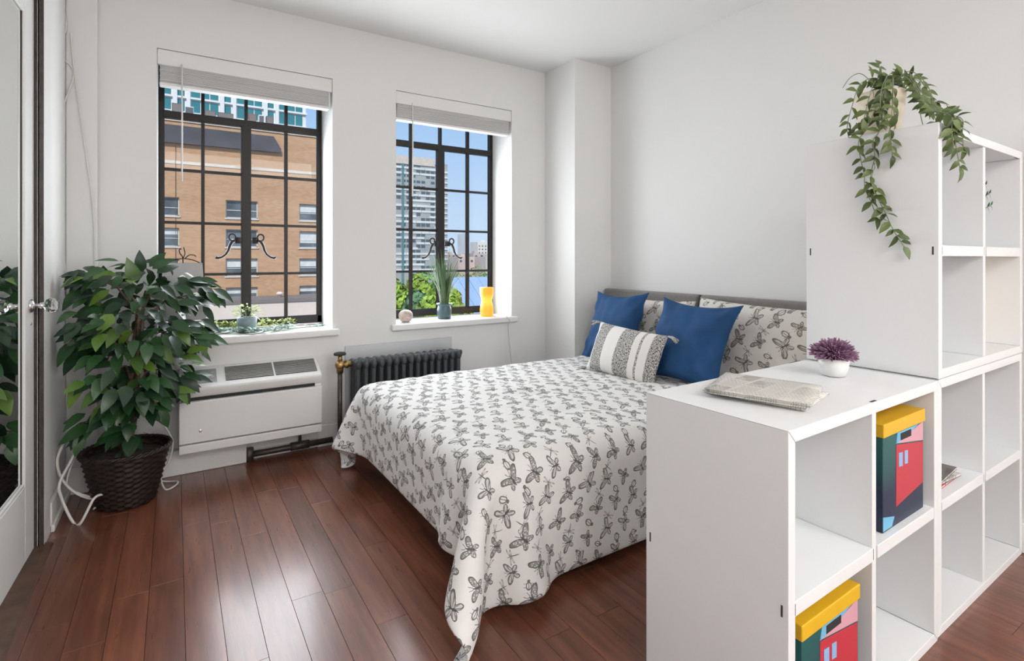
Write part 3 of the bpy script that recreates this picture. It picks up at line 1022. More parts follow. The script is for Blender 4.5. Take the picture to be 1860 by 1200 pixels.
# ------------------------------------------------------------------ white cube shelves
SW, SDP, SH, ST = .800, .378, .747, .027
def shelf_unit(loc, rz, txt):
    u = empty('shelf_unit', loc, rz)
    lab(u, txt, 'shelf', 'white cube shelf units')
    g = .0008
    def pr(name, poly, y0=0., y1=SDP, bev=.0015):
        return MB().prism(poly, y0, y1).build(name, m_cardboard, u, bevel=bev, world=False)
    pr('top_panel', [(g, SH), (SW - g, SH), (SW - ST - g, SH - ST), (ST + g, SH - ST)])
    pr('bottom_panel', [(g, 0), (ST + g, ST), (SW - ST - g, ST), (SW - g, 0)])
    pr('side_panel', [(0, g), (0, SH - g), (ST, SH - ST - g), (ST, ST + g)])
    pr('side_panel', [(SW, g), (SW - ST, ST + g), (SW - ST, SH - ST - g), (SW, SH - g)])
    xm = SW / 2
    pr('divider', [(xm - .011, ST), (xm - .011, SH - ST), (xm + .011, SH - ST), (xm + .011, ST)], .004)
    zs = SH / 2
    pr('shelf_board', [(ST, zs - .016), (ST, zs + .016), (xm - .012, zs + .016), (xm - .012, zs - .016)], .001)
    pr('shelf_board', [(xm + .012, zs - .016), (xm + .012, zs + .016), (SW - ST, zs + .016), (SW - ST, zs - .016)], .001)
    # thin dark joint slots
    def sl(*b): MB().box(*b).build('joint_slot', m_slot, u, world=False)
    for yy in (.012, SDP - .016):
        sl(-.0006, .002, yy, yy + .004, zs - .012, zs + .012)
    for zz in (zs,):
        sl(ST - .002, ST + .0006, .0, .003, zz - .012, zz + .012)
        sl(xm - .0122, xm - .0108, .001, .0045, zz - .012, zz + .014)
    sl(xm - .014, xm + .014, .004, .010, SH - .002, SH + .0006)
    sl(SW - ST - .05, SW - ST, .004, .007, SH - ST - .0006, SH - ST + .001)
    return u
LOW = (1.055, .607, 0); LROT = R(1.4)
TALL = (1.866, .630, 0); TROT = R(.9)
shelf_unit(LOW, LROT, 'low white cube shelf with newspapers on its top, holding two colourful boxes')
shelf_unit(TALL, TROT, 'white cube shelf on the floor under the tall stack, magazines inside')
shelf_unit((TALL[0] + .001, TALL[1] - .001, SH + .002), TROT, 'white cube shelf stacked on top, with the trailing plant above')
ML = Matrix.Translation(LOW) @ Matrix.Rotation(LROT, 4, 'Z')
MT = Matrix.Translation(TALL) @ Matrix.Rotation(TROT, 4, 'Z')

# ---- storage boxes
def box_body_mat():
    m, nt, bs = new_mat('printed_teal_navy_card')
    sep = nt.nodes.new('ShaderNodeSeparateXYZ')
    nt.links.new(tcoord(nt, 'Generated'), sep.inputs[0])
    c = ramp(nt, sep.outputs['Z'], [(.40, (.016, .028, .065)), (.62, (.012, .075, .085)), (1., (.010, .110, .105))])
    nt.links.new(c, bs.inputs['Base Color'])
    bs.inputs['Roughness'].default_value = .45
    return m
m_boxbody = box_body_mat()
m_lid = M('mustard_yellow_card', (.74, .43, .015), .45, var=.02)
m_red = M('coral_red_print', (.52, .035, .055), .45, var=.02)
m_pink = M('pale_pink_print', (.66, .34, .40), .45, var=.02)
m_sky = M('light_blue_print', (.16, .46, .68), .45, var=.02)
m_win = M('soft_blue_print', (.27, .45, .72), .45, var=.02)
def storage_box(local, txt):
    W_, D_, H_ = .262, .30, .252
    p0 = ML @ Vector(local)
    b = empty('storage_box', p0, LROT)
    lab(b, txt, 'box', 'colourful storage boxes')
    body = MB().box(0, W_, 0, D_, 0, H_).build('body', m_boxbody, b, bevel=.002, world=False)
    lid = MB().box(-.004, W_ + .004, -.004, D_ + .004, H_ - .006, H_ + .030).build('lid', m_lid, b, bevel=.003, world=False)
    def pr(name, pts_, mat, k):
        MB().prism([(a * W_, c * (H_ - .006)) for a, c in pts_], -.0004 - .0004 * k, .0002).build(name, mat, body, world=False)
    pr('red_house_print', [(.30, .87), (.98, .77), (.98, .30), (.30, .20)], m_red, 1)
    pr('pink_roof_print', [(.30, .885), (.60, .93), (.985, 1.0), (.985, .785)], m_pink, 1)
    pr('blue_plate_print', [(.33, .995), (.86, .995), (.62, .93), (.30, .88)], m_sky, 2)
    pr('corner_print', [(.0, .02), (.20, .02), (.26, .11), (.0, .17)], m_sky, 1)
    pr('window_print', [(.36, .62), (.45, .61), (.45, .76), (.36, .77)], m_win, 3)
    pr('window_print', [(.50, .62), (.58, .61), (.58, .755), (.50, .765)], m_win, 3)
    pr('handle_hole', [(.40, .90), (.66, .90), (.66, .975), (.40, .975)], m_dark, 4)
storage_box((SW / 2 + .085, .018, SH / 2 + .0165), 'colourful house print box with yellow lid in the upper compartment of the low shelf')
storage_box((.085, .018, ST + .001), 'colourful house print box with yellow lid in the bottom compartment of the low shelf')

# ---- newspapers on the low shelf
def news_mat(name, base=(.60, .585, .55)):
    m, nt, bs = new_mat(name)
    tc = tcoord(nt)
    rt = nt.nodes.new('ShaderNodeMapping'); rt.inputs['Rotation'].default_value = (0, 0, R(-8))
    nt.links.new(tc, rt.inputs['Vector'])
    def blocks(wd, ht, c1, c2, mort, ms):
        br = nt.nodes.new('ShaderNodeTexBrick')
        br.inputs['Scale'].default_value = 1
        br.inputs['Brick Width'].default_value = wd; br.inputs['Row Height'].default_value = ht
        br.inputs['Mortar Size'].default_value = ms
        br.inputs['Color1'].default_value = (*c1, 1); br.inputs['Color2'].default_value = (*c2, 1); br.inputs['Mortar'].default_value = (*mort, 1)
        nt.links.new(rt.outputs[0], br.inputs['Vector'])
        return br.outputs['Color']
    pic = blocks(.085, .055, sc3(base, .42), sc3(base, 1.2), base, .005)
    n1 = noise_tex(nt, tc, 45, 3)
    c = mixc(nt, V(n1) * .5, pic, (base[0], base[1] * .93, base[2] * .86))
    noise2 = V(noise_tex(nt, tc, 18, 1))
    txt = blocks(.017, .0052, (.07, .07, .07), (.26, .25, .25), sc3(base, 1.1), .0017)
    c = mixc(nt, vgt(noise2, .5) * .55, c, txt)
    nt.links.new(c, bs.inputs['Base Color'])
    bs.inputs['Roughness'].default_value = .7
    return m
m_news = news_mat('newsprint')
m_news2 = news_mat('newsprint_pale', (.70, .68, .65))
def newspaper(corners, z0, t, mat, label, seed, group='newspapers on the low shelf'):
    """folded sheet bundle: curved fold at one long side, slightly fanned leaves"""
    rr = random.Random(seed)
    A, B, C_, D_ = [Vector((a, b, 0)) for a, b in corners]        # A-B front edge, D-C back edge
    cen = (A + B + C_ + D_) / 4
    root = empty('newspaper', (cen.x, cen.y, z0))
    lab(root, label, 'newspaper', group)
    layers = 5
    for k in range(layers):
        mb = MB()
        n = 10
        vs, fs = [], []
        jx, jy = rr.uniform(-.004, .004), rr.uniform(-.004, .004)
        zt = z0 + t * (k + 1) / layers
        zb = z0 + t * k / layers + .0003
        sx = 1 - .012 * (layers - 1 - k) * rr.random()
        for i in range(n + 1):
            s = i / n
            for jj in range(n + 1):
                q = jj / n
                pt = (A * (1 - s) + B * s) * (1 - q) + (D_ * (1 - s) + C_ * s) * q
                pt = cen + (pt - cen) * sx + Vector((jx, jy, 0))
                wv = .0025 * math.sin(s * 5 + seed) * (k / layers) + .002 * math.sin(q * 6 + k)
                edge = min(q, 1 - q, s * 1.5, (1 - s) * 1.5)
                dome = -.0035 * max(0, 1 - edge * 9) * (k / layers)
                vs.append((pt.x, pt.y, max(zb + .001, zt + dome + max(wv, -.001))))
        m_ = (n + 1) ** 2
        vs += [(a, b, zb) for a, b, c in vs[:m_]]
        for i in range(n):
            for jj in range(n):
                a = i * (n + 1) + jj
                fs.append((a, a + n + 1, a + n + 2, a + 1)); fs.append((m_ + a, m_ + a + 1, m_ + a + n + 2, m_ + a + n + 1))
        for i in range(n):
            a = i * (n + 1); fs.append((a, a + n + 1, m_ + a + n + 1, m_ + a)) if False else fs.append((a, m_ + a, m_ + a + n + 1, a + n + 1))
            a = i * (n + 1) + n; fs.append((a, a + n + 1, m_ + a + n + 1, m_ + a))
            a = i; fs.append((a, a + 1, m_ + a + 1, m_ + a))
            a = n * (n + 1) + i; fs.append((a, m_ + a, m_ + a + 1, a + 1))
        mb.add(vs, fs)
        mb.build('page', mat, root, smooth=True)
    return root
def on_low(u, v, z):
    d = (CAM_H - z) * FOCAL / (v - 469)
    a = (u - 930) / FOCAL
    f, r = axes()
    return (d * (f[0] + a * r[0]), d * (f[1] + a * r[1]))
zt_ = SH + .001
newspaper([on_low(1277, 712, zt_), on_low(1462, 747, zt_), on_low(1506, 716, zt_), on_low(1318, 692, zt_)], zt_, .007, m_news2, 'lower folded newspaper lying on the low white shelf', 4)
nw = newspaper([on_low(1278, 706, zt_ + .02), on_low(1470, 735, zt_ + .02), on_low(1493, 700, zt_ + .02), on_low(1318, 676, zt_ + .02)], zt_ + .0105, .011, m_news, 'upper folded newspaper with a faded picture page, on another newspaper', 9)
rp = on_low(1302, 711, zt_ + .012)
MB().box(rp[0] - .012, rp[0] + .012, rp[1] - .0005, rp[1] + .004, zt_ + .008, zt_ + .0125).build('red_mark', m_red, nw)

# ---- mauve plant in white bowl
pc = on_low(1514, 682, SH)
pl = empty('potted_plant', (pc[0], pc[1], SH))
lab(pl, 'small mauve tufted plant in a white bowl on the low shelf', 'plant')
MB().lathe([(.027, .001), (.032, .003), (.039, .026), (.043, .054), (.040, .054), (.036, .044)], 28, Matrix.Translation((pc[0], pc[1], SH)), capt=False).build('bowl', m_white_pot, pl, smooth=True)
MB().lathe([(.0, .044), (.037, .046)], 20, Matrix.Translation((pc[0], pc[1], SH)), capb=False, capt=False).build('soil', m_soil, pl)
tm = MB(); rr = random.Random(4)
for k in range(620):
    th = rr.uniform(0, 2 * PI); ph = math.acos(rr.uniform(-.12, 1))
    dv = Vector((math.sin(ph) * math.cos(th), math.sin(ph) * math.sin(th), math.cos(ph) * .82))
    L = rr.uniform(.052, .068)
    c0 = Vector((pc[0], pc[1], SH + .060))
    a = c0 + dv * L * .35; b = c0 + dv * L + Vector((rr.uniform(-.006, .006), rr.uniform(-.006, .006), rr.uniform(-.004, .004)))
    tm.tube([a, (a + b) / 2 + Vector((0, 0, .002)), b], [.0012, .0022, .0013], 4)
lab(tm.build('foliage', m_purple, pl), kind='stuff')

# ---- magazines inside the tall shelf
m_mag = [news_mat('magazine_cover_dark', (.18, .16, .15)), news_mat('magazine_cover_pale', (.66, .63, .6)), m_red]
for k, (dx, dy, rz, txt) in enumerate(((.030, .030, .06, 'red covered magazine at the bottom of the pile inside the tall shelf'), (.035, .04, -.04, 'pale covered magazine in the middle of the pile inside the tall shelf'), (.06, .03, .10, 'dark covered magazine on top of the pile inside the tall shelf'))):
    base = MT @ Vector((ST + .012 + dx, dy, SH / 2 + .0165 + k * .0085))
    mg = empty('magazine', base, rz)
    lab(mg, txt, 'magazine', 'magazines in the tall shelf')
    MB().box(0, .20, 0, .26, .0012, .0068).build('pages', m_news2, mg, world=False)
    MB().box(-.001, .202, -.001, .261, .0068, .008).build('cover', m_mag[(2, 1, 0)[k]], mg, world=False)
    MB().box(-.001, .202, -.001, .261, 0, .0012).build('cover', m_mag[0 if k else 2], mg, world=False)

# ------------------------------------------------------------------ leaves
def leaf_mesh(name, L, W, mat, fold=.25, droop=.25, n=5, tip=1.0):
    vs, fs = [], []
    for i in range(n + 1):
        s = i / n
        wd = W / 2 * (math.sin(PI * min(1, s ** .8)) ** .8) * (1 - .25 * s * tip) if 0 < i < n else 0.0008
        x_ = L * s
        z_ = -droop * L * s * s
        vs += [(x_, -wd, z_ + wd * fold), (x_, 0, z_), (x_, wd, z_ + wd * fold)]
    for i in range(n):
        a = i * 3
        fs += [(a, a + 3, a + 4, a + 1), (a + 1, a + 4, a + 5, a + 2)]
    me = bpy.data.meshes.new(name)
    me.from_pydata(vs, [], fs)
    for q in me.polygons: q.use_smooth = True
    me.materials.append(mat)
    return me

def orient(pos, direction, up, scale=1.):
    x_ = Vector(direction).normalized()
    z_ = Vector(up); z_ = (z_ - x_ * z_.dot(x_))
    z_ = z_.normalized() if z_.length > 1e-5 else x_.orthogonal().normalized()
    y_ = z_.cross(x_)
    m = Matrix((x_, y_, z_)).transposed().to_4x4()
    return Matrix.Translation(pos) @ m @ Matrix.Scale(scale, 4)

def place(name, me, parent, mtx):
    o = bpy.data.objects.new(name, me); COL.objects.link(o)
    o.parent = parent
    o.matrix_local = Matrix.Translation(-Vector(parent.location)) @ mtx
    return o

# ------------------------------------------------------------------ ficus in wicker basket
FX, FY = -.185, 2.955
fic = empty('potted_ficus', (FX, FY, 0))
lab(fic, 'bushy green ficus tree in a dark wicker basket beside the closet door', 'plant')
bk = MB()
nt_, nz_ = 112, 40
vs, fs = [], []
for i in range(nz_ + 1):
    s = i / nz_
    z = .004 + s * .235
    rb = .108 + .056 * s ** .9
    for k in range(nt_):
        a = 2 * PI * k / nt_
        row = int(i / 2) % 2
        bulge = .0045 * math.sin(14 * a + row * PI) + .0025 * (1 if i % 2 else -1)
        r_ = rb + bulge + .003 * mnoise.noise(Vector((math.cos(a) * 3, math.sin(a) * 3, z * 30)))
        vs.append((FX + r_ * math.cos(a), FY + r_ * math.sin(a), z))
for i in range(nz_):
    for k in range(nt_):
        k2 = (k + 1) % nt_
        fs.append((i * nt_ + k, i * nt_ + k2, (i + 1) * nt_ + k2, (i + 1) * nt_ + k))
fs.append(tuple(range(nt_ - 1, -1, -1)))
bk.add(vs, fs)
basket = bk.build('basket', m_basket, fic, smooth=True)
rim = MB()
for q in range(3):
    rim.tube([(FX + (.166 + .005 * math.cos(14 * a + q * 2.1)) * math.cos(a), FY + (.166 + .005 * math.cos(14 * a + q * 2.1)) * math.sin(a), .242 + .006 * math.sin(14 * a + q * 2.1)) for a in np.linspace(0, 2 * PI, 85)], .006, 6)
rim.build('basket_rim', m_basket, basket, smooth=True)
for sg in (1,):
    MB().tube([(FX - .165 * math.cos(.5) - .012 * math.sin(t), FY - .165 * math.sin(.5), .245 + .03 * math.sin(t)) for t in np.linspace(0, PI, 8)], .005, 6).build('basket_handle', m_basket, basket, smooth=True)
MB().lathe([(0, .205), (.08, .212), (.158, .205)], 28, Matrix.Translation((FX, FY, 0)), capb=False, capt=False).build('soil', m_soil, fic, smooth=True)
# trunks: intertwined stems
for k in range(3):
    ph = k * 2.1
    pts_ = []
    for t in np.linspace(0, 1, 16):
        rr_ = .018 * (1 - .3 * t)
        pts_.append((FX + .05 * t + rr_ * math.cos(ph + 7 * t), FY + .02 * t + rr_ * math.sin(ph + 7 * t), .20 + .66 * t))
    MB().tube(pts_, [.013 * (1 - .45 * t) for t in np.linspace(0, 1, 16)], 8).build('trunk', m_bark, fic, smooth=True)
# foliage clusters: (u, v, depth, radius px, share, tilt)
rf = random.Random(21)
lmA = leaf_mesh('leaf', .100, .056, m_ficus, .22, .28)
lmB = leaf_mesh('leaf', .086, .052, m_ficus, .28, .40)
lmC = leaf_mesh('leaf', .094, .048, m_ficus, .15, .18)
clus = [(215, 520, 2.93, 62, 34), (165, 505, 2.92, 36, 12), (300, 520, 3.02, 62, 34), (355, 535, 3.04, 40, 14), (250, 585, 2.90, 78, 46),
        (185, 605, 2.86, 62, 38), (130, 612, 2.88, 22, 8), (310, 600, 2.98, 62, 30), (352, 610, 3.0, 30, 9), (215, 665, 2.86, 70, 46), (290, 670, 2.93, 58, 30),
        (335, 690, 2.97, 24, 8), (225, 735, 2.88, 46, 28), (268, 715, 2.92, 42, 18), (225, 785, 2.87, 26, 12), (142, 770, 2.90, 26, 9)]
leaf_jobs = []
axis_pt = Vector((FX + .04, FY, .75))
for u, v, Yd, rpx, cnt in clus:
    c = P(u, v, Yd)
    rad_ = rpx / FOCAL * 2.45
    # branch from the trunk to the cluster
    z0 = max(.32, min(.84, c.z - .12))
    b0 = Vector((FX + .05 * (z0 - .2) / .66, FY + .01, z0))
    mid = (b0 + c) / 2 + Vector((0, 0, .05))
    MB().tube([b0, mid, c], [.006, .0045, .0025], 6).build('branch', m_bark, fic, smooth=True)
    for k in range(cnt):
        while True:
            q = Vector((rf.uniform(-1, 1), rf.uniform(-1, 1), rf.uniform(-1, 1)))
            if q.length <= 1: break
        pos = c + Vector((q.x * rad_, q.y * rad_ * .75, q.z * rad_ * .8))
        pos.x = max(pos.x, XL + .035); pos.y = min(pos.y, 3.12)
        out = (pos - Vector((axis_pt.x, axis_pt.y, pos.z - .04)))
        out = out.normalized() if out.length > .01 else Vector((0, -1, 0))
        d = (out * .8 + q * .5 + Vector((rf.uniform(-.3, .3), rf.uniform(-.35, .15), rf.uniform(-1.3, -.1)))).normalized()
        up = Vector((rf.uniform(-.4, .4), -.55 + rf.uniform(-.4, .3), .8))
        leaf_jobs.append((pos, d, up, rf.uniform(.8, 1.15)))
rf.shuffle(leaf_jobs)
def clampleaf(pos, d, s):
    tip = pos + d * .103 * s
    dx = max(0, (XL + .02) - tip.x); dy = max(0, tip.y - 3.17)
    return pos + Vector((dx, -dy, 0))
inner = MB()
for k, (pos, d, up, s) in enumerate(leaf_jobs):
    pos = clampleaf(pos, d, s)
    mt_ = orient(pos, d, up, s)
    if k < 300:
        place('leaf', (lmA, lmB, lmC)[k % 3], fic, mt_)
    else:
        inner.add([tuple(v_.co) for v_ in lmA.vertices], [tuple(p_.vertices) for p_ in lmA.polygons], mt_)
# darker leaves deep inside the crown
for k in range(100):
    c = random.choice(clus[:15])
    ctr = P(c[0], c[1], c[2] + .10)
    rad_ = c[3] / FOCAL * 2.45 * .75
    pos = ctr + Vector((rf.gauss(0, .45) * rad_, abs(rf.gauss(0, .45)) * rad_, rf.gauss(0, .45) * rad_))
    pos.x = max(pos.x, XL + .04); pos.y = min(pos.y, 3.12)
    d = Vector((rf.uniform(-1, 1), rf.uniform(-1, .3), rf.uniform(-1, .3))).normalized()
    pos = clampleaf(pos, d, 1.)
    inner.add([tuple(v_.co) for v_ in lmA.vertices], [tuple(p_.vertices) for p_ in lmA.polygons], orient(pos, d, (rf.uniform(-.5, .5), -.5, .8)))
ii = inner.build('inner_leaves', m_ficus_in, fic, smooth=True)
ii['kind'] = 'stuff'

# ------------------------------------------------------------------ cables
def spline(pts_, n=8):
    pts_ = [Vector(p) for p in pts_]
    out = []
    for i in range(len(pts_) - 1):
        p0, p1, p2, p3 = pts_[max(i - 1, 0)], pts_[i], pts_[i + 1], pts_[min(i + 2, len(pts_) - 1)]
        for k in range(n):
            t = k / n
            out.append(.5 * ((2 * p1) + (-p0 + p2) * t + (2 * p0 - 5 * p1 + 4 * p2 - p3) * t * t + (-p0 + 3 * p1 - 3 * p2 + p3) * t ** 3))
    out.append(pts_[-1])
    return out
def cable(name, pts_, r, txt, group=None, mat=None):
    return lab(MB().tube(spline(pts_), r, 7).build(name, mat or m_cable, smooth=True), txt, 'cable', group)
def G(u, v, Y): return P(u, v, Y)
cable('cable', [G(118, 800, 2.95), G(104, 835, 2.94), G(112, 868, 2.94), G(135, 893, 2.95), G(165, 905, 2.93), G(185, 898, 2.86), G(170, 906, 2.83), (-.33, 2.80, .006), (-.36, 2.84, .006), G(112, 905, 2.86), G(108, 878, 2.86), G(128, 838, 2.9), G(142, 812, 2.95)], .0055, 'thick white cable looped against the wall left of the wicker basket')
cable('cable', [G(145, 815, 3.0), G(128, 850, 2.98), G(122, 880, 2.97), G(142, 895, 2.95), G(180, 908, 2.93), (-.30, 2.93, .006), (-.27, 3.06, .006)], .004, 'thin white cable bunched on the floor behind the basket')
cable('cable', [G(285, 762, 3.12), G(302, 778, 3.12), G(314, 805, 3.10), G(306, 840, 3.08), G(292, 862, 3.06), (-.04, 3.0, .006), (-.0, 3.02, .006), (.01, 3.07, .006), (-.04, 3.10, .007), (-.08, 3.08, .03)], .004, 'white cable hanging in a loop right of the basket, touching the floor')
cable('cable', [G(262, 784, 3.12), G(282, 792, 3.1), G(296, 818, 3.08), G(294, 845, 3.06), G(280, 872, 3.04), (-.07, 3.01, .02), (-.10, 3.05, .006)], .0045, 'white cable curling over the rim at the right of the basket')
cable('cable', [G(112, 0, 3.19) + Vector((0, 0, .0)), G(120, 50, 3.178), G(105, 95, 3.178), G(134, 132, 3.178), G(113, 205, 3.178), G(116, 300, 3.178), G(112, 420, 3.178), G(122, 520, 3.178), G(120, 610, 3.178)], .0035, 'white cord zigzagging down the wall in the corner by the closet')
cable('cable', [G(128, 60, 3.176), G(136, 140, 3.176), G(150, 240, 3.176), G(168, 370, 3.176), G(172, 470, 3.176), G(173, 600, 3.176)], .003, 'thin white cord slanting down the corner pipe chase')
cable('cable', [(1.98, YB - .034, SILL + .004), (2.005, YB - .040, .66), (2.012, YB - .012, .60), (2.03, YB - .008, .45), (2.05, YB - .008, .30)], .0022, 'thin white lamp cord hanging down from the sill')

# ------------------------------------------------------------------ lamp on the left sill (behind the ficus)
lx0, ly0 = .035, 3.35
lamp = empty('table_lamp', (lx0, ly0, SILL))
lab(lamp, 'lamp with tapered grey shade and curled dark wire finial behind the ficus', 'lamp')
m_shade = M('grey_translucent_shade', (.50, .50, .50), .8, var=.05)
def frustum(w0, w1, z0, z1):
    return [(-w0, -w0, z0), (w0, -w0, z0), (w0, w0, z0), (-w0, w0, z0), (-w1, -w1, z1), (w1, -w1, z1), (w1, w1, z1), (-w1, w1, z1)]
mm = Matrix.Translation((lx0, ly0, 0))
q = MB()
A_ = frustum(.105, .088, .775, 1.075); B_ = frustum(.102, .085, .775, 1.075)
q.add(A_ + B_, [(0, 1, 5, 4), (1, 2, 6, 5), (2, 3, 7, 6), (3, 0, 4, 7), (8, 12, 13, 9), (9, 13, 14, 10), (10, 14, 15, 11), (11, 15, 12, 8),
                (0, 8, 9, 1), (1, 9, 10, 2), (2, 10, 11, 3), (3, 11, 8, 0), (4, 5, 13, 12), (5, 6, 14, 13), (6, 7, 15, 14), (7, 4, 12, 15)], mm)
q.build('lamp_shade', m_shade, lamp)
MB().lathe([(.055, 0), (.055, .012), (.02, .02), (.014, .05), (.022, .07), (.012, .10), (.009, .34)], 18, Matrix.Translation((lx0, ly0, SILL))).build('lamp_base', m_dark, lamp, smooth=True)
fm = MB()
def LZ(a, b): return (lx0 + a, ly0, b)
fm.tube(spline([LZ(-.086, 1.070), LZ(-.05, 1.088), LZ(0, 1.098), LZ(.05, 1.090), LZ(.086, 1.070)]), .003, 6)
fm.tube(spline([LZ(0, 1.02), LZ(0, 1.10), LZ(-.012, 1.125), LZ(-.016, 1.145), LZ(-.006, 1.150)]), .003, 6)
fm.tube(spline([LZ(0, 1.10), LZ(.010, 1.125), LZ(.004, 1.160)]), .0028, 6)
fm.tube(spline([LZ(.01, 1.098), LZ(.03, 1.118), LZ(.055, 1.116), LZ(.06, 1.108)]), .0028, 6)
fm.build('finial', m_dark, lamp, smooth=True)

# ------------------------------------------------------------------ left sill: planter and leaf garland
def sprigs(mb, pts_, n, L, W, rr, zmin, spread=.02, lift=.6, ymin=None, ymax=None):
    lm_ = leaf_mesh('tmp', L, W, None, .2, .2, 3) if False else None
    for k in range(n):
        p0 = Vector(rr.choice(pts_)) + Vector((rr.gauss(0, spread), rr.gauss(0, spread * .6), abs(rr.gauss(0, spread * .5))))
        if ymax: p0.y = min(p0.y, ymax)
        if ymin: p0.y = max(p0.y, ymin)
        th = rr.uniform(0, 2 * PI)
        d = Vector((math.cos(th), math.sin(th), rr.uniform(-.1, lift)))
        m_ = orient(p0, d, (rr.uniform(-.5, .5), rr.uniform(-.9, .1), 1), rr.uniform(.7, 1.3))
        p_tip = m_ @ Vector((L, 0, 0))
        if p_tip.z < zmin + .002: m_ = Matrix.Translation((0, 0, zmin + .002 - p_tip.z)) @ m_
        w2 = W / 2
        mb.add([(0, 0, 0), (L * .4, -w2, .1 * w2), (L, 0, 0), (L * .4, w2, .1 * w2)], [(0, 1, 2), (0, 2, 3)], m_)

pot_c = P(449, 590, 3.33); pot_c.z = SILL
sp = empty('sill_planter', pot_c)
lab(sp, 'small blue-grey pot with yellow-green sprigs on the window sill', 'plant')
MB().lathe([(.036, .001), (.045, .004), (.050, .05), (.052, .082), (.046, .082), (.042, .06)], 24, Matrix.Translation(pot_c), capt=False).build('pot', m_grey_pot, sp, smooth=True)
MB().lathe([(0, .066), (.044, .066)], 18, Matrix.Translation(pot_c), capb=False, capt=False).build('soil', m_soil, sp)
rr = random.Random(31)
lf = leaf_mesh('leaf', .030, .014, m_garland_y, .2, .2, 3)
for k in range(60):
    th = rr.uniform(0, 2 * PI); el = rr.uniform(.0, 1.2)
    rd = rr.uniform(.01, .055)
    pos = pot_c + Vector((rd * 1.3 * math.cos(th), rd * .7 * math.sin(th), .08 + rr.uniform(0, .06) + (.02 - rd * .4)))
    place('leaf', lf, sp, orient(pos, (math.cos(th), math.sin(th), rr.uniform(-.2, .9)), (0, -.4, 1), rr.uniform(.7, 1.2)))
for k in range(7):
    th = k * .9
    MB().tube([pot_c + Vector((0, 0, .066)), pot_c + Vector((.05 * math.cos(th), .03 * math.sin(th), .125))], .0012, 4).build('stem', m_vine_stem, sp)

gar = MB(); rr = random.Random(12)
gl_pts = [P(u, 600, 3.27 + .05 * math.sin(u * .05)) for u in np.linspace(385, 530, 30)]
for q_ in gl_pts: q_.z = SILL + .012
gar_o = empty('leaf_garland', (gl_pts[15].x, gl_pts[15].y, SILL))
lab(gar_o, 'pale green artificial leaf garland lying along the window sill', 'garland')
MB().tube([Vector((p_.x, p_.y, SILL + .006 + .004 * math.sin(i))) for i, p_ in enumerate(gl_pts)] + [Vector((.55, 3.30, SILL + .006)), Vector((.66, 3.32, SILL + .006)), Vector((.76, 3.33, SILL + .007))], .0025, 5).build('stem', m_vine_stem, gar_o, smooth=True)
sprigs(gar, [tuple(p_) for p_ in gl_pts], 330, .026, .014, rr, SILL, .016)
sprigs(gar, [(.55, 3.30, SILL + .008), (.60, 3.31, SILL + .008), (.66, 3.32, SILL + .008), (.72, 3.33, SILL + .008), (.745, 3.33, SILL + .008)], 60, .022, .010, rr, SILL, .012, .35)
lab(gar.build('pale_leaves', m_garland, gar_o), kind='stuff')
gy = MB()
for (ua, ub, hgt, cnt) in ((385, 432, .05, 150), (470, 528, .04, 150)):
    sp_pts = []
    for u in np.linspace(ua, ub, 14):
        p_ = P(u, 590, 3.38); p_.z = SILL + .012 + rr.uniform(0, hgt)
        sp_pts.append(tuple(p_))
    sprigs(gy, sp_pts, cnt, .028, .012, rr, SILL, .010, .9)
lab(gy.build('yellow_green_leaves', m_garland_y, gar_o), kind='stuff')

# ------------------------------------------------------------------ right sill: candle ball, grass pot, glowing lamp
cb = P(737, 585, 3.29); cb.z = SILL
cd = empty('candle', cb)
lab(cd, 'round pinkish stone-like candle on the window sill', 'candle')
MB().lathe([(.020, .001), (.034, .008), (.043, .025), (.046, .042), (.043, .058), (.032, .072), (.016, .079)], 28, Matrix.Translation(cb)).build('wax', M('mottled_pink_stone', (.50, .40, .36), .6, var=.3, scale=30), cd, smooth=True)
MB().tube([cb + Vector((0, 0, .078)), cb + Vector((.001, 0, .086))], .0012, 5).build('wick', m_dark, cd)

gp = P(807, 579, 3.335); gp.z = SILL
gr = empty('potted_grass', gp)
lab(gr, 'tall green grass in a slate teal pot on the window sill', 'plant')
MB().lathe([(.040, .001), (.046, .004), (.050, .03), (.050, .06), (.043, .085), (.043, .092), (.052, .098), (.054, .106), (.048, .106), (.040, .092)], 30, Matrix.Translation(gp), capt=False).build('pot', m_teal_pot, gr, smooth=True)
MB().lathe([(0, .094), (.042, .094)], 18, Matrix.Translation(gp), capb=False, capt=False).build('soil', m_soil, gr)
def blade_mesh(L, bend, w=.006):
    vs, fs = [], []
    n = 6
    for i in range(n + 1):
        s = i / n
        x_ = bend * s * s; z_ = L * (s - .15 * bend / L * s * s)
        ww = w / 2 * (1 - s ** 2.5) + .0003
        vs += [(x_, -ww, z_), (x_ + .001, 0, z_), (x_, ww, z_)]
    for i in range(n):
        a = i * 3
        fs += [(a, a + 3, a + 4, a + 1), (a + 1, a + 4, a + 5, a + 2)]
    me_ = bpy.data.meshes.new('grass_blade'); me_.from_pydata(vs, [], fs); me_.materials.append(m_grass)
    for q_ in me_.polygons: q_.use_smooth = True
    return me_
bl = [blade_mesh(.39, .04, .007), blade_mesh(.34, .10, .007), blade_mesh(.29, .15, .007), blade_mesh(.36, .07, .006)]
rr = random.Random(2)
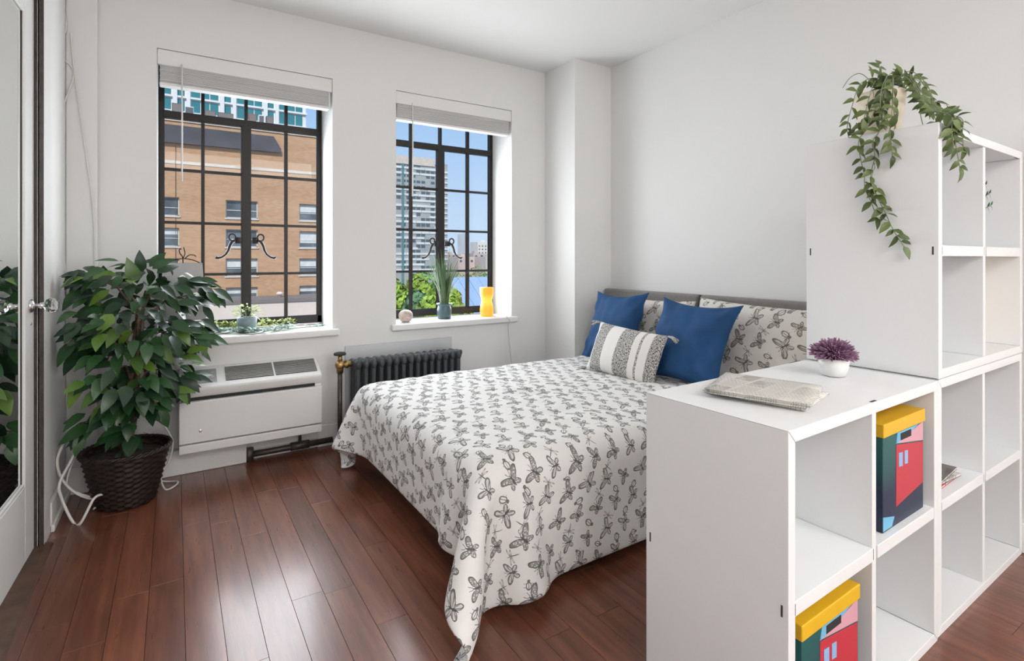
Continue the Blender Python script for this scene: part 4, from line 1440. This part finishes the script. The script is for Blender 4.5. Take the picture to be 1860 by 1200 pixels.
for k in range(140):
    th = rr.uniform(0, 2 * PI); r_ = .03 * math.sqrt(rr.random())
    me_ = rr.choice(bl)
    if math.sin(th) > .3 and me_ is bl[2]: me_ = bl[0]
    mt_ = Matrix.Translation(gp + Vector((r_ * math.cos(th), r_ * math.sin(th), .09))) @ Matrix.Rotation(th + rr.uniform(-.5, .5), 4, 'Z') @ Matrix.Rotation(rr.uniform(-.05, .10), 4, 'Y') @ Matrix.Scale(rr.uniform(.7, 1.02), 4)
    place('grass_blade', me_, gr, mt_)

lpz = P(884, 575, 3.31); lpz.z = SILL
gl = lab(MB().lathe([(.040, 0), (.046, .004), (.049, .03), (.049, .055), (.044, .085), (.0395, .105), (.0395, .118), (.044, .138), (.049, .165), (.050, .205), (.046, .208)], 32, Matrix.Translation(lpz)).build(
    'glowing_lamp', emit_mat('orange_glow_plastic', [(0, (.95, .42, .03)), (.3, (1., .46, .03)), (.5, (1., .70, .08)), (.62, (1., .68, .07)), (.8, (1., .43, .02)), (1, (.98, .42, .03))], .85), smooth=True), 'glowing orange hourglass lamp standing on the window sill', 'lamp')

# ------------------------------------------------------------------ trailing plant on the tall stack
STZ = 2 * SH + .0035
hp = MT @ Vector((.165, .215, STZ - TALL[2]))
tp = empty('trailing_plant', hp)
lab(tp, 'trailing green vine plant in a cream pot on top of the shelves', 'plant')
MB().lathe([(.048, .0), (.054, .004), (.070, .12), (.074, .160), (.068, .160), (.064, .13)], 28, Matrix.Translation(hp), capt=False).build('pot', m_cream_pot, tp, smooth=True)
MB().lathe([(0, .145), (.066, .145)], 20, Matrix.Translation(hp), capb=False, capt=False).build('soil', m_soil, tp)
vl = [leaf_mesh('leaf', .043, .024, m_vine, .2, .25, 4), leaf_mesh('leaf', .037, .020, m_vine, .3, .4, 4)]
rv = random.Random(14)
top = hp + Vector((0, 0, .15))
f_, r_ = axes()
RV = Vector((r_[0], r_[1], 0)); FV = Vector((f_[0], f_[1], 0)); UP = Vector((0, 0, 1))
def vine(pts_, step=.0195, k0=0):
    sp_ = spline(pts_, 6)
    MB().tube(sp_, .0013, 5).build('vine', m_vine_stem, tp, smooth=True)
    acc = 0
    side = 1
    for i in range(1, len(sp_)):
        seg = sp_[i] - sp_[i - 1]
        acc += seg.length
        if acc >= step:
            acc = 0
            t = seg.normalized()
            lat = t.cross(Vector((f_[0], f_[1], .25))).normalized() * side
            side = -side
            for sgn in ((1, -1) if rv.random() < .55 else (1,)):
                d = lat * sgn + t * .55 + Vector((rv.uniform(-.35, .35), rv.uniform(-.35, .35), rv.uniform(-.35, .2)))
                upv = -FV * .8 + UP * .5 + Vector((rv.uniform(-.5, .5), rv.uniform(-.5, .5), 0))
                yield (sp_[i], d, upv, rv.uniform(.7, 1.1))
    yield (sp_[-1], sp_[-1] - sp_[-3], -FV + UP * .3, 1.)
jobs = []
# screen-like offsets (right, up, towards the camera) from the pot's mouth; every vine starts at the pot
X0 = MT @ Vector((0, 0, 0))
def rel(a, b, c): return top + RV * a + UP * b - FV * c
vines = [
    [rel(0, .0, 0), rel(-.03, .055, .03), rel(-.10, .03, .05), rel(-.135, -.05, .06), rel(-.15, -.12, .06), rel(-.135, -.185, .06)],
    [rel(-.01, .0, 0), rel(-.05, .04, .05), rel(-.09, -.02, .08), rel(-.11, -.09, .085), rel(-.12, -.14, .085)],
    [rel(0, .0, 0), rel(-.02, .06, .06), rel(-.05, .0, .09), rel(-.065, -.07, .09), rel(-.06, -.13, .085)],
    [rel(0, .0, 0), rel(.0, .08, .0), rel(.01, .12, -.02)],
    [rel(.02, .0, 0), rel(.06, .07, .02), rel(.10, .05, .04), rel(.13, .0, .05), rel(.15, -.03, .05)],
    [rel(.02, .0, 0), rel(.05, .09, -.02), rel(.11, .08, -.02), rel(.155, .06, -.02)],
    [rel(.02, .0, 0), rel(.05, .03, .06), rel(.09, -.02, .08), rel(.12, -.08, .08), rel(.13, -.12, .08)],
    [rel(.0, .0, 0), rel(.02, .05, .07), rel(.05, -.01, .10), rel(.06, -.08, .10), rel(.08, -.13, .09)],
    [rel(.0, .02, 0), rel(-.04, .09, -.03), rel(-.08, .08, -.03), rel(-.115, .04, -.02)],
    [rel(.0, .0, 0), rel(-.01, .04, .07), rel(-.03, -.04, .10), rel(-.02, -.11, .10), rel(-.025, -.135, .10)],
    [rel(-.01, .0, 0), rel(-.03, .05, .08), rel(-.07, .0, .11), rel(-.075, -.06, .11), rel(-.05, -.11, .11)],
    [rel(.01, .0, 0), rel(.03, .06, .08), rel(.075, .02, .10), rel(.10, -.04, .10), rel(.09, -.10, .10)],
]
# long strand down the side panel
L0 = lambda px, py, pz: MT @ Vector((px, py, pz))
ex = -.022
jobs += list(vine([top, rel(-.01, .05, .05), L0(.02, .155, STZ + .02), L0(ex, .160, STZ - .03), L0(ex, .155, STZ - .08), L0(ex, .165, STZ - .14), L0(ex, .150, STZ - .20), L0(ex, .125, STZ - .26), L0(ex, .105, STZ - .31), L0(ex, .078, STZ - .36)]))
jobs += list(vine([top, rel(-.02, .04, .06), L0(.02, .19, STZ + .03), L0(ex, .20, STZ - .02), L0(ex, .195, STZ - .08), L0(ex, .185, STZ - .13), L0(ex - .004, .18, STZ - .18), L0(ex, .165, STZ - .22), L0(ex, .150, STZ - .27)]))
jobs += list(vine([top, rel(.0, .05, .06), L0(.03, .13, STZ + .03), L0(ex, .115, STZ - .01), L0(ex, .110, STZ - .05), L0(ex, .107, STZ - .085)]))
# strand over the open front
fy_ = -.022
jobs += list(vine([top, rel(.05, .05, .05), L0(.08, .05, STZ + .06), L0(.045, fy_, STZ + .02), L0(.05, fy_, STZ - .04), L0(.075, fy_, STZ - .09), L0(.10, fy_, STZ - .14)]))
jobs += list(vine([top, rel(.06, .06, .05), L0(.11, .05, STZ + .06), L0(.10, fy_, STZ + .02), L0(.115, fy_, STZ - .02), L0(.125, fy_, STZ - .07)]))
jobs += list(vine([top, rel(.05, .06, .05), L0(.05, .04, STZ + .06), L0(.022, fy_, STZ + .015), L0(.03, fy_, STZ - .03), L0(.045, fy_, STZ - .075)]))
for vpts in vines:
    jobs += list(vine(vpts))
for k, (pos, d, upv, s) in enumerate(jobs[:300]):
    dd = Vector(d).normalized()
    tip = pos + dd * .036 * s
    li = MT.inverted() @ tip
    if li.z < STZ and 0 <= li.x <= SW and 0 <= li.y <= SDP:        # keep the blade off the board
        if li.x < li.y: dd = (dd - (MT.to_3x3() @ Vector((1, 0, 0))) * (dd.dot(MT.to_3x3() @ Vector((1, 0, 0))) + .25)).normalized()
        else: dd = (dd - (MT.to_3x3() @ Vector((0, 1, 0))) * (dd.dot(MT.to_3x3() @ Vector((0, 1, 0))) + .25)).normalized()
        lp_ = MT.inverted() @ pos
        if lp_.x > 0 and lp_.y > 0: dd.z = abs(dd.z) + .2
    place('leaf', vl[k % 2], tp, orient(pos, dd, upv, s))

# ---- sprig in the upper right compartment, lamp in the lower right one
sg_p = MT @ Vector((SW / 2 + .062, .13, SH + .002 + SH / 2 + .0165))
sg = empty('shelf_sprig', sg_p)
lab(sg, 'thin dark green sprig peeking out inside the upper shelf compartment', 'plant')
MB().lathe([(.03, .0), (.034, .004), (.036, .06), (.031, .06), (.029, .045)], 20, Matrix.Translation(sg_p), capt=False).build('pot', m_white_pot, sg, smooth=True)
sgl = leaf_mesh('leaf', .040, .009, m_ficus, .2, .2, 3)
for j, (ex_, ey_, ez_) in enumerate(((.062, -.106, .185), (.072, -.108, .145), (.045, -.10, .215))):
    tip_ = sg_p + MT.to_3x3() @ Vector((ex_, ey_, ez_))
    st = spline([sg_p + Vector((0, 0, .03)), sg_p + MT.to_3x3() @ Vector((ex_ * .35, ey_ * .4, ez_ * .65)), tip_], 6)
    MB().tube(st, .0014, 5).build('stem', m_vine_stem, sg, smooth=True)
    for k in range(4, len(st)):
        for sgn in (-1, 1):
            place('leaf', sgl, sg, orient(st[k], (.75, -.12, .55 * sgn + .1), (-.3, -.8, .4), .75 + .05 * (k % 3)))
wl_p = MT @ Vector((SW / 2 + .085, .23, SH + .002 + ST + .0005))
wl_e = empty('shelf_lamp', wl_p)
lab(wl_e, 'small warm glowing lamp tucked inside the shelf compartment', 'lamp')
MB().lathe([(.045, 0), (.045, .012), (.012, .018), (.010, .07)], 20, Matrix.Translation(wl_p)).build('lamp_base', m_brass, wl_e, smooth=True)
MB().lathe([(.03, .07), (.05, .10), (.05, .16), (.03, .19)], 20, Matrix.Translation(wl_p)).build('globe', emit_mat('warm_globe', [(0, (1, .72, .42)), (1, (1, .72, .42))], 2.6), wl_e, smooth=True)

# ------------------------------------------------------------------ fixture added for the fill light, unseen behind the camera
clm = empty('added_ceiling_fill', (.9, -1.7, ZC - .09))
lab(clm, 'round white fill light fixture added behind the camera', 'light')
MB().lathe([(.20, ZC - .03), (.20, ZC - .001)], 28, Matrix.Translation((.9, -1.7, 0))).build('mount', m_white_plastic, clm)
MB().lathe([(.02, ZC - .09), (.12, ZC - .075), (.18, ZC - .045), (.195, ZC - .031)], 28, Matrix.Translation((.9, -1.7, 0))).build('diffuser', emit_mat('fill_diffuser_glow', [(0, (1, .95, .88)), (1, (1, .95, .88))], 3.0), clm, smooth=True)

fl_p = Vector((2.42, -2.3, 0))  # globe lamp added out of view to brighten walls and ceiling
flm = empty('added_fill_lamp', fl_p)
lab(flm, 'glowing fill globe on a pole added behind the camera', 'lamp')
MB().lathe([(.14, 0), (.14, .02), (.02, .03)], 24, Matrix.Translation(fl_p)).build('base', m_dark, flm, smooth=True)
MB().tube([fl_p + Vector((0, 0, .02)), fl_p + Vector((0, 0, 1.5))], .011, 10).build('pole', m_dark, flm, smooth=True)
MB().ball((fl_p.x, fl_p.y, 1.70), .22, 24, 14).build('fill_globe', emit_mat('fill_globe_glow', [(0, (1, .995, .985)), (1, (1, .995, .985))], 32.0), flm, smooth=True)

# ================================================================== outside
GZ = -14.0
def brick_mat():
    m, nt, bs = new_mat('tan_brickwork')
    tc = tcoord(nt)
    sep = nt.nodes.new('ShaderNodeSeparateXYZ'); nt.links.new(tc, sep.inputs[0])
    cb_ = nt.nodes.new('ShaderNodeCombineXYZ')
    nt.links.new(sep.outputs['X'], cb_.inputs[0]); nt.links.new(sep.outputs['Z'], cb_.inputs[1])
    br = nt.nodes.new('ShaderNodeTexBrick')
    br.inputs['Scale'].default_value = 1
    br.inputs['Brick Width'].default_value = .42; br.inputs['Row Height'].default_value = .14
    br.inputs['Mortar Size'].default_value = .012
    br.inputs['Color1'].default_value = (.40, .205, .105, 1)
    br.inputs['Color2'].default_value = (.50, .275, .15, 1)
    br.inputs['Mortar'].default_value = (.44, .30, .20, 1)
    nt.links.new(cb_.outputs[0], br.inputs['Vector'])
    n = noise_tex(nt, mapping(nt, tc, (.12, 1, .7)), 1.0, 4, .6)
    c = mixc(nt, V.op('MULTIPLY', V(n) - .3, 1.1, clamp=True), br.outputs['Color'], (.60, .39, .245))
    nt.links.new(c, bs.inputs['Base Color'])
    bs.inputs['Roughness'].default_value = .9
    return m
m_brick = brick_mat()
m_stone = M('pale_limestone', (.60, .52, .45), .8, var=.1, scale=1)
m_pane = M('far_window_glass', (.10, .12, .14), .15, var=.5, scale=.7)
m_curtain = M('pale_curtain', (.62, .62, .60), .8, var=.1, scale=2)
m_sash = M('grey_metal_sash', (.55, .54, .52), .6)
m_lintel = M('dark_brown_steel', (.10, .075, .06), .7)  # plain dark brown for the lintels and conduit
m_pinkwall = M('pale_pink_stucco', (.72, .60, .53), .85, var=.05, scale=.5)
m_coping = M('grey_coping', (.20, .17, .16), .8)
m_net = M('dark_grey_debris_netting', (.085, .080, .090), .9, var=.2, scale=.6)
m_concrete = M('pale_concrete', (.62, .60, .57), .85, var=.08, scale=.3)
m_tower_grey = M('grey_tower_cladding', (.36, .37, .37), .7, var=.1, scale=.1)
m_teal = M('teal_glazing', (.05, .22, .25), .2, var=.3, scale=.12)
m_towerwhite = M('white_tower_frame', (.72, .72, .72), .7, var=.04, scale=.2)

lab(MB().box(-900, 1500, 12, 2500, GZ - 1, GZ).build('ground', M('asphalt', (.12, .12, .12), .9, var=.2, scale=.05)), 'city ground far below', None, None, 'structure')

# ---- brick apartment building
BD = 58.0
bb = empty('brick_building', (5, BD, GZ))
lab(bb, 'tan brick apartment building across the street seen through the window', 'building')
RZ = P(294, 217, BD).z
bx0, bx1 = -26., 20.95
cols_ = [(-14.0, 2.75), (-7.5, 1.3), (-.93, 1.25), (4.14, 2.8), (10.85, 2.8), (17.3, 1.3)]
rows_ = [6.75, 3.92, 1.09, -1.74, -4.57, -7.4]
HW = 1.72
# wall assembled as strips around real openings
wallm = MB()
edges = [bx0]
for cxx, ww in cols_: edges += [cxx, cxx + ww]
edges.append(bx1)
for i in range(0, len(edges) - 1, 2):
    wallm.box(edges[i], edges[i + 1], BD, BD + .35, GZ, RZ)
for cxx, ww in cols_:
    zprev = RZ
    for zt in rows_:
        wallm.box(cxx, cxx + ww, BD, BD + .35, zt, zprev)
        zprev = zt - HW
    wallm.box(cxx, cxx + ww, BD, BD + .35, GZ, zprev)
wallm.box(bx0, bx1, BD + .35, BD + 16, GZ, RZ + .34)
wallm.build('wall', m_brick, bb)
MB().box(bx0 - .1, bx1 + .1, BD - .12, BD + .5, RZ, RZ + .35).build('parapet_coping', m_stone, bb)
zsc = P(294, 292, BD).z
MB().box(bx0, bx1, BD - .06, BD, zsc - .16, zsc + .12).build('string_course', m_stone, bb)
rr = random.Random(6)
for ci, (cxx, ww) in enumerate(cols_):
    for zt in rows_:
        wf = MB()
        zb_ = zt - HW
        for a, b, c, d in ((cxx, cxx + .09, zb_, zt), (cxx + ww - .09, cxx + ww, zb_, zt), (cxx, cxx + ww, zt - .09, zt), (cxx, cxx + ww, zb_, zb_ + .09)):
            wf.box(a, b, BD + .18, BD + .26, c, d)
        if ww > 2: wf.box(cxx + ww * .66, cxx + ww * .66 + .14, BD + .16, BD + .26, zb_, zt)
        wf.box(cxx, cxx + ww, BD + .19, BD + .25, zb_ + HW * .42, zb_ + HW * .42 + .07)
        wo = wf.build('window', m_sash, bb)
        MB().box(cxx + .05, cxx + ww - .05, BD + .24, BD + .27, zb_ + .05, zt - .05).build('pane', m_pane, wo)
        if rr.random() < .75:
            hh = rr.choice((.35, .5, .75, .95))
            wx = cxx + ww * (.64 if ww > 2 and rr.random() < .5 else 1) - .1
            MB().box(cxx + .1, wx, BD + .225, BD + .238, zt - .08 - (HW - .2) * hh, zt - .08).build('curtain', m_curtain, wo)
        MB().box(cxx - .1, cxx + ww + .1, BD - .10, BD + .18, zb_ - .14, zb_).build('window_ledge', m_stone, bb)
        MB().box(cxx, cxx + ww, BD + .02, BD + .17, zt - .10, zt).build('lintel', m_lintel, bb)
# rain pipe
MB().box(1.02, 1.10, BD - .1, BD, GZ, zsc + 3).build('downpipe', m_lintel, bb) if False else None
MB().box(.02, .06, BD - .08, BD - .03, GZ, P(294, 262, BD).z).build('cable_conduit', m_lintel, bb)
# debris netting hanging below the parapet
za, zb2 = P(294, 224, BD).z, P(294, 257, BD).z
nb = lab(MB().prism([(bx0 + 4, za), (P(506, 240, BD).x - .5, za - .1), (P(510, 240, BD).x, zb2 + .35), (P(509, 240, BD).x, zb2), (bx0 + 4, zb2 - .2)], BD - .35, BD - .14).build('scaffold_banner', m_net), 'dark grey netting banner hung along the brick roof edge', 'banner')
# roof clutter
rr = random.Random(15)
roof_items = [(292, 310, 196, 'white', 'wide white unit on the brick roof against the window frame edge'), (312, 330, 186, 'dark', 'tall dark unit on the brick roof behind the blind wand'),
              (336, 352, 192, 'white', 'white unit on the brick roof between the blind wand and a glazing bar'), (372, 392, 199, 'dark', 'short dark unit on the brick roof next to the longest dark unit'),
              (396, 424, 203, 'dark', 'longest dark unit lying low on the brick roof'), (452, 466, 206, 'red', 'dull red unit on the brick roof'),
              (470, 480, 208, 'white', 'narrow white unit on the brick roof beside the dull red one'), (484, 497, 210, 'dark', 'dark unit on the brick roof above the end of the netting')]
rm = {'white': M('white_roof_unit', (.7, .7, .68), .6), 'dark': M('dark_roof_unit', (.12, .12, .13), .7), 'red': M('dull_red_roof_unit', (.30, .09, .08), .7)}
for i, (ua, ub, vt, kind, txt) in enumerate(roof_items):
    y = BD + 3.0 + (i % 3) * .8
    a, b = P(ua, vt, y), P(ub, vt, y)
    z0 = RZ + .352
    it = empty('rooftop_unit', ((a.x + b.x) / 2, y, z0))
    lab(it, txt, 'roof unit', 'rooftop units on the brick building')
    MB().box(a.x, b.x, y, y + .7, z0, a.z).build('casing', rm[kind], it, bevel=.03)
    MB().box(a.x + .05, b.x - .05, y - .03, y, a.z - (a.z - z0) * .4, a.z - .1).build('vent', rm['dark'] if kind == 'white' else m_coping, it)
rl = MB()
ra, rb_ = P(300, 200, BD + 2.2), P(520, 215, BD + 2.2)
zr0 = RZ + .352; zr1 = RZ + 1.25
for xx in np.arange(-8, rb_.x, 1.2): rl.box(xx, xx + .05, BD + 2.2, BD + 2.25, zr0, zr1)
for zz in (.5, .95, 1.2): rl.box(-8, rb_.x, BD + 2.2, BD + 2.25, RZ + zz, RZ + zz + .05)
lab(rl.build('roof_railing', rm['dark']), 'thin dark railing along the brick building roof', 'railing')

# ---- teal and white glass tower behind
TD = 112.0
tt = empty('glass_tower', (8, TD, GZ))
lab(tt, 'white tower with teal windows rising behind the brick building', 'building')
tx1 = P(556, 200, TD).x
tx0 = -20.0
tz0, tz1 = GZ, 62.0
MB().box(tx0, tx1, TD + .3, TD + 25, tz0, tz1).build('wall', m_towerwhite, tt)
zz = 22.0
bays = []
xx = tx1 - 4.7
while xx > tx0:
    bays.append((xx, 4.3 if len(bays) % 2 == 0 else 4.3)); xx -= 8.2
    bays.append((xx + 3.9 - 1.1, 1.4)) if False else None
pane_w = MB().box(0, 1.28, -.04, .06, 0, 2.15).mesh('pane', m_teal)
pane_n = MB().box(0, 1.0, -.04, .06, 0, 2.15).mesh('pane', m_teal)
while zz < 50:
    MB().box(tx0, tx1 + .2, TD - .1, TD + .3, zz - .35, zz).build('floor_band', m_towerwhite, tt)
    xx = tx1 - .5
    n = 0
    while xx > tx0 + 16:
        for k in range(3):
            o = put('pane', pane_w, tt, world=False)
            o.location = Vector((xx - 1.45 * (k + 1), TD + .25, zz + .05)) - tt.location
        xx -= 4.6
        o = put('pane', pane_n, tt, world=False)
        o.location = Vector((xx - 1.9, TD + .25, zz + .05)) - tt.location
        xx -= 2.8
        n += 1
    zz += 2.75
xx = tx1 - .5
while xx > tx0 + 16:
    MB().box(xx - 7.3, xx - 6.6, TD - .2, TD + .3, 20, tz1).build('pier', m_towerwhite, tt)
    MB().box(xx - 5.2, xx - 4.6, TD - .2, TD + .3, 20, tz1).build('pier', m_towerwhite, tt)
    xx -= 7.4

# ---- low pink-walled roof in front of the brick building
LD = 52.5
lz = P(500, 549, LD).z
lb = empty('low_building', (6, LD, GZ))
lab(lb, 'low building with pale pink parapet in front of the brick building', 'building')
MB().box(-22, 17.5, LD, LD + 5, GZ, lz).build('wall', m_pinkwall, lb)
MB().box(-22.1, 17.6, LD - .1, LD + 5, lz, lz + .3).build('parapet_coping', m_coping, lb)
vent_p = P(508, 543, LD + 3)
MB().lathe([(.2, 0), (.2, .3), (.34, .34), (.30, .5), (.1, .6)], 16, Matrix.Translation((vent_p.x, LD + 3, lz + .2))).build('roof_vent', m_pinkwall, lb, smooth=True)

# ---- grey tower seen through the right window
GD = 280.0
gt = empty('office_tower', (115, GD, GZ))
lab(gt, 'tall grey office tower with pale horizontal bands behind the trees', 'building')
gx0 = P(700, 300, GD).x - 12
gx1 = P(801, 300, GD).x
gz1 = P(718, 296, GD).z
gzr = P(718, 281, GD).z
MB().box(gx0, gx1, GD, GD + 30, GZ, gz1).build('wall', m_tower_grey, gt)
MB().box(gx0 + 2, gx1 - 4, GD - .5, GD + 20, gz1, gzr).build('roof_storey', m_stone, gt)
gx2 = P(813, 300, GD + 4).x
gz2 = P(806, 298, GD + 4).z
MB().box(gx1, gx2, GD + 4, GD + 26, GZ, gz2).build('side_wing', m_tower_grey, gt)
rr = random.Random(44)
m_band = M('pale_spandrel', (.66, .66, .64), .7, var=.1, scale=.1)
m_gpane = M('dark_tower_glass', (.10, .13, .15), .25, var=.5, scale=.2)
pw = MB().box(0, 2.3, -.35, .05, 0, 1.5).mesh('window', m_gpane)
z = -6.0
fl_i = 0
while z < gz1 - 1:
    # pale band made of separate slabs of different length, like drawn shades and panels
    x = gx0
    while x < gx1:
        L = rr.choice((5, 8, 12, 18))
        if rr.random() < .72:
            MB().box(x, min(x + L - .3, gx1), GD - .3, GD, z, z + 1.25).build('spandrel', m_band, gt)
        x += L
    x = gx0 + 12.5
    while x < gx1 - 2.5:
        if rr.random() < .55:
            o = put('window', pw, gt, world=False)
            o.location = Vector((x, GD, z + 1.35)) - gt.location
        x += 2.9
    MB().box(gx1 + .4, gx2 - .2, GD + 3.6, GD + 4, z, z + 1.1).build('spandrel', m_band, gt)
    z += 3.0
    fl_i += 1
zz = P(700, 330, GD).z
MB().box(P(731, 300, GD).x - .5, P(731, 300, GD).x + .6, GD - .8, GD, GZ, P(731, 297, GD).z).build('facade_seam', M('blue_green_seam', (.10, .22, .24), .5), gt)
# plant storey
MB().box(gx0, gx1 - 3, GD - .32, GD, gz1 - 13, gz1 - 6).build('plant_storey', m_tower_grey, gt)

# ---- far skyline
sky_list = [(812, 836, 462, 420, (.55, .42, .36), 'pinkish block'), (832, 862, 466, 380, (.60, .47, .42), 'low rosy block'), (846, 852, 424, 520, (.70, .66, .66), 'slim pale spire tower'),
            (860, 880, 460, 400, (.50, .40, .37), 'brownish block'), (868, 896, 439, 560, (.72, .66, .60), 'hazy pale tower'), (882, 905, 466, 370, (.58, .50, .46), 'sandy block')]
for ua, ub, vt, D, colr, word in sky_list:
    a, b = P(ua, vt, D), P(ub, vt, D)
    s_ = empty('skyline_building', ((a.x + b.x) / 2, D, GZ))
    lab(s_, 'far %s on the skyline beyond the trees' % word, 'building', 'far skyline buildings')
    mt = M('far_' + word.replace(' ', '_'), colr, .9, var=.08, scale=.05)
    MB().box(a.x, b.x, D, D + 20, GZ, a.z).build('wall', mt, s_)
    MB().box(a.x + (b.x - a.x) * .3, a.x + (b.x - a.x) * .55, D + 4, D + 9, a.z, a.z + 2.2).build('roof_hut', mt, s_)
    nwin = max(2, int((b.x - a.x) / 4))
    for i in range(nwin):
        for zz in np.arange(max(-2, a.z - 22), a.z - 2, 4.0):
            xw = a.x + (i + .3) * (b.x - a.x) / nwin
            MB().box(xw, xw + (b.x - a.x) / nwin * .4, D - .1, D + .02, zz, zz + 1.8).build('window', m_gpane, s_)

# ---- blue metal roof
mb_roof = M('blue_grey_metal_roof', (.30, .40, .58), .4, var=.06, scale=.4)
HD = 25.0
pa = P(843, 507, HD + 3.5); pe = P(838, 566, HD)
hx0 = rho(838) * (HD + 1.0); hx1 = hx0 + 11
rz_, ez_ = pa.z, pa.z - 2.5
hb = empty('shed', (hx0 + 5, HD + 3, GZ))
lab(hb, 'shed with blue-grey metal roof and white gable beyond the right window', 'building')
MB().prism([(HD + .3, GZ), (HD + .3, ez_), (HD + 3.5, rz_ - .12), (HD + 6.7, ez_), (HD + 6.7, GZ)], hx0 + .25, hx1, 'x').build('wall', m_towerwhite, hb)
MB().prism([(HD - .1, ez_ - .1), (HD + 3.5, rz_ - .02), (HD + 3.5, rz_ + .13), (HD - .1, ez_ + .05)], hx0, hx1, 'x').build('roof_slope', mb_roof, hb)
MB().prism([(HD + 7.1, ez_ - .1), (HD + 7.1, ez_ + .05), (HD + 3.5, rz_ + .13), (HD + 3.5, rz_ - .02)], hx0, hx1, 'x').build('roof_slope', mb_roof, hb)
for k in range(16):
    xx = hx0 + .3 + k * .68
    MB().prism([(HD - .1, ez_ + .05), (HD + 3.5, rz_ + .13), (HD + 3.5, rz_ + .19), (HD - .1, ez_ + .11)], xx, xx + .06, 'x').build('roof_seam', mb_roof, hb)

# ---- trees
m_tree = [M('tree_leaf_yellow_green', (.30, .42, .05), .7, var=.5, scale=1.2), M('tree_leaf_mid_green', (.17, .30, .06), .7, var=.5, scale=1.2), M('tree_leaf_bluish_green', (.10, .20, .09), .7, var=.5, scale=1.2)]
def tree(x, y, zc, rx, rz, mat, seed, label):
    rr = random.Random(seed)
    t = empty('tree', (x, y, GZ))
    lab(t, label, 'tree', 'trees beyond the right window')
    MB().tube([(x, y, GZ), (x + .1, y, (GZ + zc) / 2), (x, y, zc)], [.3, .22, .1], 8).build('trunk', m_bark, t, smooth=True)
    mb = MB()
    blobs = []
    for k in range(16):
        while True:
            q_ = Vector((rr.uniform(-1, 1), rr.uniform(-1, 1), rr.uniform(-1, 1)))
            if q_.length < 1: break
        blobs.append((Vector((x + q_.x * rx * .75, y + q_.y * rx * .75, zc + q_.z * rz * .75)), rr.uniform(.28, .45) * rx))
    s = .15
    for c, r in blobs:
        for k in range(330):
            th = rr.uniform(0, 2 * PI); zz_ = rr.uniform(-1, 1)
            sr = math.sqrt(1 - zz_ * zz_)
            n = Vector((sr * math.cos(th), sr * math.sin(th), zz_))
            p_ = c + n * r * rr.uniform(.75, 1.05)
            nn = (n + Vector((rr.uniform(-.6, .6), rr.uniform(-.6, .6), rr.uniform(-.6, .6)))).normalized()
            a = nn.orthogonal().normalized(); b = nn.cross(a)
            e = s * rr.uniform(.7, 1.3)
            mb.add([p_ - a * e, p_ + b * e * .6, p_ + a * e, p_ - b * e * .6], [(0, 1, 2, 3)])
    lab(mb.build('crown', mat, t), kind='stuff')
def tree_at(u, v, D, rx, rz, mi, seed, label):
    p_ = P(u, v, D)
    tree(p_.x, D, p_.z - rz, rx, rz, m_tree[mi], seed, label)
tree_at(735, 488, 27, 1.9, 2.0, 0, 1, 'yellow-green tree beyond the window pane beside the round candle')
tree_at(775, 492, 37, 2.5, 2.6, 1, 2, 'mid green tree between the yellow-green tree and the grass pot')
tree_at(757, 527, 21, 1.4, 1.6, 2, 3, 'darker bluish green tree in front of the others')
tree_at(803, 512, 16.5, 1.1, 1.5, 0, 4, 'bright green tree directly behind the potted grass')
tree_at(829, 532, 13.6, .6, 1.1, 0, 5, 'small bright tree beside the white gable of the shed')
tree_at(868, 492, 60, 4.5, 2.6, 1, 6, 'distant green treetop above the blue-grey roof')
tree_at(905, 495, 74, 4.5, 2.6, 1, 7, 'distant treetop at the window edge beside the blue roof')

bpy.context.view_layer.update()
